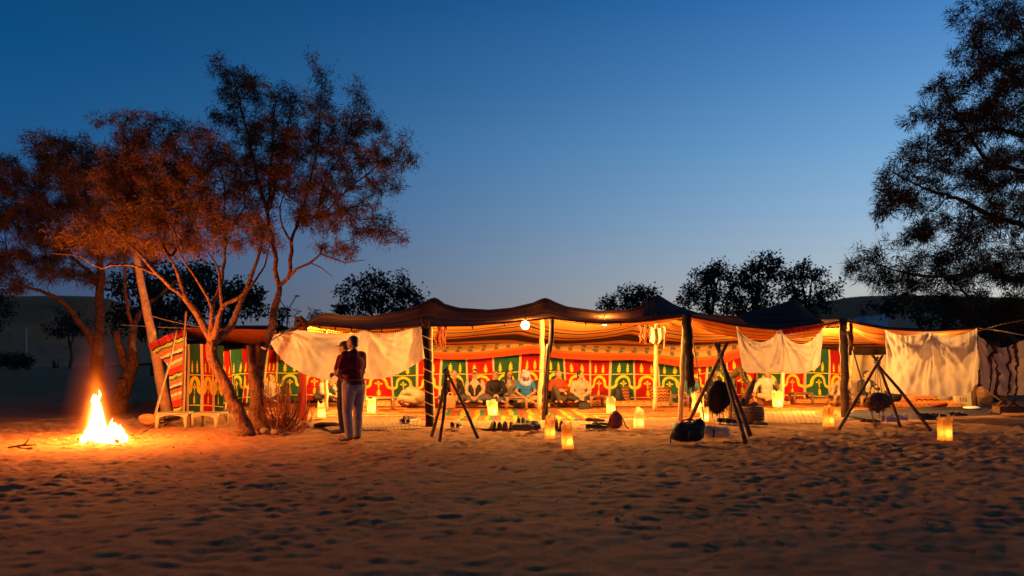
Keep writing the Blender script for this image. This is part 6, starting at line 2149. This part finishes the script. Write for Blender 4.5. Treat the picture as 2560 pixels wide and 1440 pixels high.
    if hair == 'turban':
        tm = cl('lilac_scarf', (.60, .54, .80))
        pr = [ell(hp(0, .012, .065), (.098, .112, .078), RH)]
        for q_ in range(4):
            a = np.linspace(0, 2 * PI, 17)
            rr = .098 - .010 * q_
            pts = [hp(rr * math.cos(x), .012 + (rr + .012) * math.sin(x), .030 + .032 * q_ + .016 * math.sin(x + q_ * 1.4)) for x in a]
            pr.append(tube(pts, .024, 8, True))
        fuse('turban', pr, .010, tm, t)
        a = np.linspace(0, 2 * PI, 19)
        pr = []
        for r_, zz, th in ((.125, -.14, .03), (.135, -.185, .032), (.12, -.225, .028)):
            pr.append(tube([J['neck'] + np.array([r_ * math.cos(x), r_ * .85 * math.sin(x) - .035, .02 + zz + .155 + .055 * math.sin(x)]) for x in a], th, 8, True))
        pr.append(tube([hp(.088, 0, .03), hp(.10, -.01, -.07), J['neck'] + np.array([.10, -.05, .03])], .028, 8))
        pr.append(tube([hp(-.088, 0, .03), hp(-.10, -.01, -.07), J['neck'] + np.array([-.10, -.05, .03])], .028, 8))
        fuse('scarf', pr, .011, tm, t)
    if hair == 'cap':
        fuse('hair', [ell(hp(0, .020, .020), (.080, .090, .090), RH)], .012, hm, t)
        fuse('cap', [ell(hp(0, .012, .055), (.085, .100, .075), RH), ell(hp(0, -.12, .045), (.066, .075, .009), RH)], .010, M['dark'], t)
    if hair == 'skullcap':
        fuse('cap', [ell(hp(0, .018, .045), (.084, .098, .085), RH)], .012, M['white_cloth'], t)
    if extra == 'glasses':
        mg = MB()
        for s in (-1, 1):
            a = np.linspace(0, 2 * PI, 13)
            mg.add(*tube([hp(s * .031 + .026 * math.cos(x), -.106, .012 + .019 * math.sin(x)) for x in a], .004, 5))
            mg.add(*tube([hp(s * .057, -.104, .014), hp(s * .08, .0, .010)], .0035, 4))
        mg.add(*tube([hp(-.006, -.108, .014), hp(.006, -.108, .014)], .004, 4))
        mg.build('glasses', M['dark'], t)
    if extra == 'belt':
        a = np.linspace(0, 2 * PI, 29)
        c = J['pelvis'] + up * .075
        mg = MB(); mg.add(*tube([c + lr * (.168 * g + .012) * math.cos(x) + fr * (.128 * g + .014) * math.sin(x) for x in a], .017, 6))
        mg.build('belt', M['brown_shoe'], t)
    return t


def seat(x, y, D, z=.15):
    """seat point of a sitter whose head shows at column x"""
    p = P(x, y, D)
    return (p.x, D, z)


# two men standing side by side, facing the fire (to the left and slightly away)
maroon = cl('maroon_polo', (.20, .018, .03))
jeansp = cl('faded_trousers', (.42, .33, .32))
jeansd = cl('dark_jeans', (.045, .04, .05))
gpos = G(884, 1101)
t = person('man in a maroon polo shirt and faded trousers standing with folded arms', (gpos.x, gpos.y, 0), math.radians(-130), STAND,
           dict(FOLD, anL=(.10, .02, .085), anR=(-.13, -.06, .085), ftL=(.13, -.15, .035), ftR=(-.17, -.22, .035), knL=(.11, -.03, .49), knR=(-.13, -.05, .49), head=(0, -.03, 1.645)), 'skin_dark', maroon, jeansp, .32, 'crop', 'hair', .5, 0, 1.02, 'black_shoe', 'belt', .0085, girth=1.24, baggy=.026)
# pale stripes on his trainers
for sd, (a0, a1) in ((1, ((.13, -.06), (.13, -.15))),):
    for q_ in range(3):
        mb_ = MB().add(*tube([(.178, -.055 - q_ * .032, .02), (.165, -.062 - q_ * .032, .055), (.14, -.066 - q_ * .032, .074)], .005, 4))
        mb_.build('shoe_stripe', M['white_sole'], t)
gpos = G(857, 1084)
person('man in dark jeans and a peaked cap standing behind the man in maroon', (gpos.x, gpos.y + .1, 0), math.radians(-98), STAND,
       dict(FOLD, head=(-.02, -.0, 1.63), neck=(0, .03, 1.47), ftL=(.14, -.16, .035), ftR=(-.14, -.18, .035)), 'skin_dark', cl('dark_red_shirt', (.10, .018, .018)), jeansd, .34, 'cap', 'hair', -.05, .1, .985, 'black_shoe', None, .010)
# the seated group, left to right
S = SIT
ARMS_L = dict(elL=(.27, -.13, .33), wrL=(.12, -.34, .22))
person('person in an orange vest over dark sleeves, sitting left of the slender tripod top', seat(1133, 0, 22.2), .15, S, dict(wrR=(-.02, -.34, .17), elR=(-.27, -.16, .33), head=(.03, -.07, .74)), 'skin', cl('dark_sleeves', (.035, .028, .03)), cl('grey_trousers', (.10, .075, .06)), .95, 'short', 'hair_grey', .1, .1, 1.06, None, front=cl('orange_vest', (.66, .13, .02)))
person('woman with glasses, dark vest and rolled white sleeves sitting cross legged', seat(1187, 0, 22.3), 0, S, dict(wrL=(.06, -.33, .16), wrR=(-.06, -.33, .16)), 'skin', cl('white_blouse', (.52, .40, .28)), cl('grey_jeans', (.13, .12, .14)), .80, 'short', 'hair', -.1, 0, 1.08, None, 'glasses', vest=cl('dark_vest', (.05, .035, .025)))
person('shaven headed man in a dark jacket sitting behind the flared lantern', seat(1239, 0, 22.3), .1, S, dict(wrL=(.02, -.36, .24), wrR=(-.04, -.36, .22), elL=(.26, -.2, .33)), 'skin', cl('black_jacket', (.04, .032, .03)), cl('grey_jeans', (.13, .12, .14)), .97, 'crop', 'hair_grey', .55, 0, 1.03, None)
person('woman with long dark hair in a pale cardigan beside the man in the dark jacket', seat(1272, 0, 22.6), .05, S, None, 'skin', cl('pink_cardigan', (.50, .32, .25)), cl('black_skirt', (.03, .025, .025)), .97, 'long', 'hair', .5, 0, 1.04, None, front=cl('cream_blouse', (.46, .34, .22)))
person('man in a blue shirt with a lilac turban and scarf, looking down', seat(1314, 0, 22.2), 0, S, dict(head=(0, -.09, .735), wrL=(.10, -.33, .22), wrR=(-.08, -.35, .20)), 'skin', cl('blue_shirt', (.045, .22, .60)), cl('khaki_shorts', (.45, .32, .16)), .30, 'turban', 'hair', 0, .35, 1.03, None)
person('person in dark clothes mostly hidden behind the black wrapped post', seat(1357, 0, 22.8), 0, S, None, 'skin', cl('brown_jacket', (.10, .055, .03)), cl('black_skirt', (.03, .025, .025)), 1.0, 'short', 'hair', -.2, 0, 1.02, None)
person('shaven headed man in a red plaid shirt, right of the black wrapped post', seat(1394, 0, 22.4), .35, S, dict(knR=(-.22, -.34, .40), anR=(-.12, -.44, .06), ftR=(-.13, -.58, .04), wrL=(-.02, -.34, .36), wrR=(-.10, -.40, .34), elR=(-.30, -.16, .36)), 'skin', stripes('red_plaid', [(.52, .06, .02), (.2, .03, .02), (.62, .2, .05), (.45, .04, .02)], 'U', 1, .5) if False else cl('red_plaid_shirt', (.52, .07, .025)), cl('olive_trousers', (.11, .085, .05)), .62, 'crop', 'hair_grey', .5, 0, 1.06, None)
person('woman in a pale sweater with her dark hair in a bun, turned to the right', seat(1450, 0, 22.3), .1, S, dict(wrL=(.02, -.32, .17), wrR=(-.06, -.33, .16), head=(.01, -.05, .745)), 'skin', cl('pale_sweater', (.52, .38, .25)), cl('dark_leggings', (.06, .045, .04)), .97, 'bun', 'hair', .75, 0, 1.02, None)
person('person in a teal shirt sitting behind the ragged black bundle', seat(1724, 0, 23.0), -.1, S, None, 'skin', cl('teal_shirt', (.10, .30, .30)), cl('dark_leggings', (.06, .045, .04)), .4, 'short', 'hair_grey', .2, 0, 1.0, None)
person('person in a dark jacket sitting behind the hanging goatskin', seat(1785, 0, 23.0), .2, S, None, 'skin', cl('black_jacket', (.04, .032, .03)), cl('grey_jeans', (.13, .12, .14)), 1.0, 'short', 'hair', -.2, 0, 1.05, None, front=cl('cream_blouse', (.46, .34, .22)))
p = P(1828, 0, 20.6)
person('man in an olive robe and white cap bending behind the middle tripod', (p.x, 20.6, .03), math.radians(60), STAND, dict(waist=(0, -.08, 1.06), chest=(0, -.22, 1.18), neck=(0, -.36, 1.27), head=(0, -.46, 1.38), shL=(.18, -.33, 1.22), shR=(-.18, -.33, 1.22), elL=(.22, -.40, .95), elR=(-.22, -.40, .95), wrL=(.12, -.52, .78), wrR=(-.12, -.52, .78)),
       'skin_dark', cl('olive_robe', (.20, .13, .055)), cl('olive_robe', (.20, .13, .055)), 1.0, 'skullcap', 'hair', 0, .2, .88, 'dark', None, .014, shirt_long=.9)
person('man in a white shirt leaning back behind the pale pole and lantern', seat(1915, 0, 23.2), .2, S, dict(elL=(.33, -.05, .38), wrL=(.36, -.2, .18), elR=(-.34, -.02, .36), wrR=(-.40, -.12, .12)), 'skin', cl('white_shirt', (.60, .50, .38)), cl('khaki_shorts', (.30, .20, .10)), .7, 'short', 'hair', 0, 0, 1.08, None)
person('person in pale clothes with raised knees behind the thick dark post', seat(2112, 0, 23.3), -.9, S, dict(pelvis=(0, .05, .13), knL=(.12, -.38, .46), knR=(-.12, -.36, .44), anL=(.10, -.62, .06), anR=(-.10, -.60, .06), ftL=(.10, -.76, .04), ftR=(-.10, -.74, .04), wrL=(.14, -.40, .40), wrR=(-.14, -.38, .40), elL=(.26, -.16, .36), elR=(-.26, -.16, .36)), 'skin', cl('pale_sweater', (.52, .38, .25)), cl('pale_trousers', (.48, .38, .30)), 1.0, 'short', 'hair', 0, 0, 1.0, None)
person('person in a dark jacket sitting left of the right tripod bag', seat(2164, 0, 22.8), .2, S, dict(wrL=(.06, -.40, .44), elL=(.25, -.2, .36)), 'skin', cl('navy_jacket', (.05, .045, .06)), cl('grey_jeans', (.13, .12, .14)), .9, 'short', 'hair', .3, .1, 1.02, None, front=cl('white_shirt', (.60, .50, .38)))
person('person in white bending over behind the paper lantern by the dry bush', seat(800, 0, 22.8), .9, S, dict(waist=(0, -.05, .28), chest=(0, -.18, .40), neck=(0, -.33, .47), head=(0, -.47, .52), shL=(.17, -.28, .44), shR=(-.17, -.28, .44), elL=(.25, -.40, .26), elR=(-.25, -.40, .26), wrL=(.1, -.55, .2), wrR=(-.1, -.55, .2)), 'skin_dark', cl('white_shirt', (.60, .50, .38)), cl('dark_leggings', (.06, .045, .04)), 1.0, 'short', 'hair', 0, .5, 1.1, None)
person('person in beige bowing low with head to the mat left of the banded post', seat(1046, 0, 22.0, .12), -2.4, S, dict(waist=(0, -.08, .26), chest=(0, -.26, .30), neck=(0, -.40, .26), head=(0, -.53, .20), shL=(.17, -.36, .27), shR=(-.17, -.36, .27), elL=(.24, -.48, .10), elR=(-.24, -.48, .10), wrL=(.1, -.66, .06), wrR=(-.1, -.66, .06), pelvis=(0, .05, .20)), 'skin_dark', cl('beige_robe', (.50, .36, .20)), cl('beige_robe', (.50, .36, .20)), 1.0, 'short', 'hair', 0, .9, 1.15, None)
person('person in a pale top sitting behind the dry bush and forked trunk', seat(676, 0, 22.5), .2, S, None, 'skin', cl('pale_sweater', (.52, .38, .25)), cl('dark_leggings', (.06, .045, .04)), 1.0, 'short', 'hair', 0, 0, .95, None)
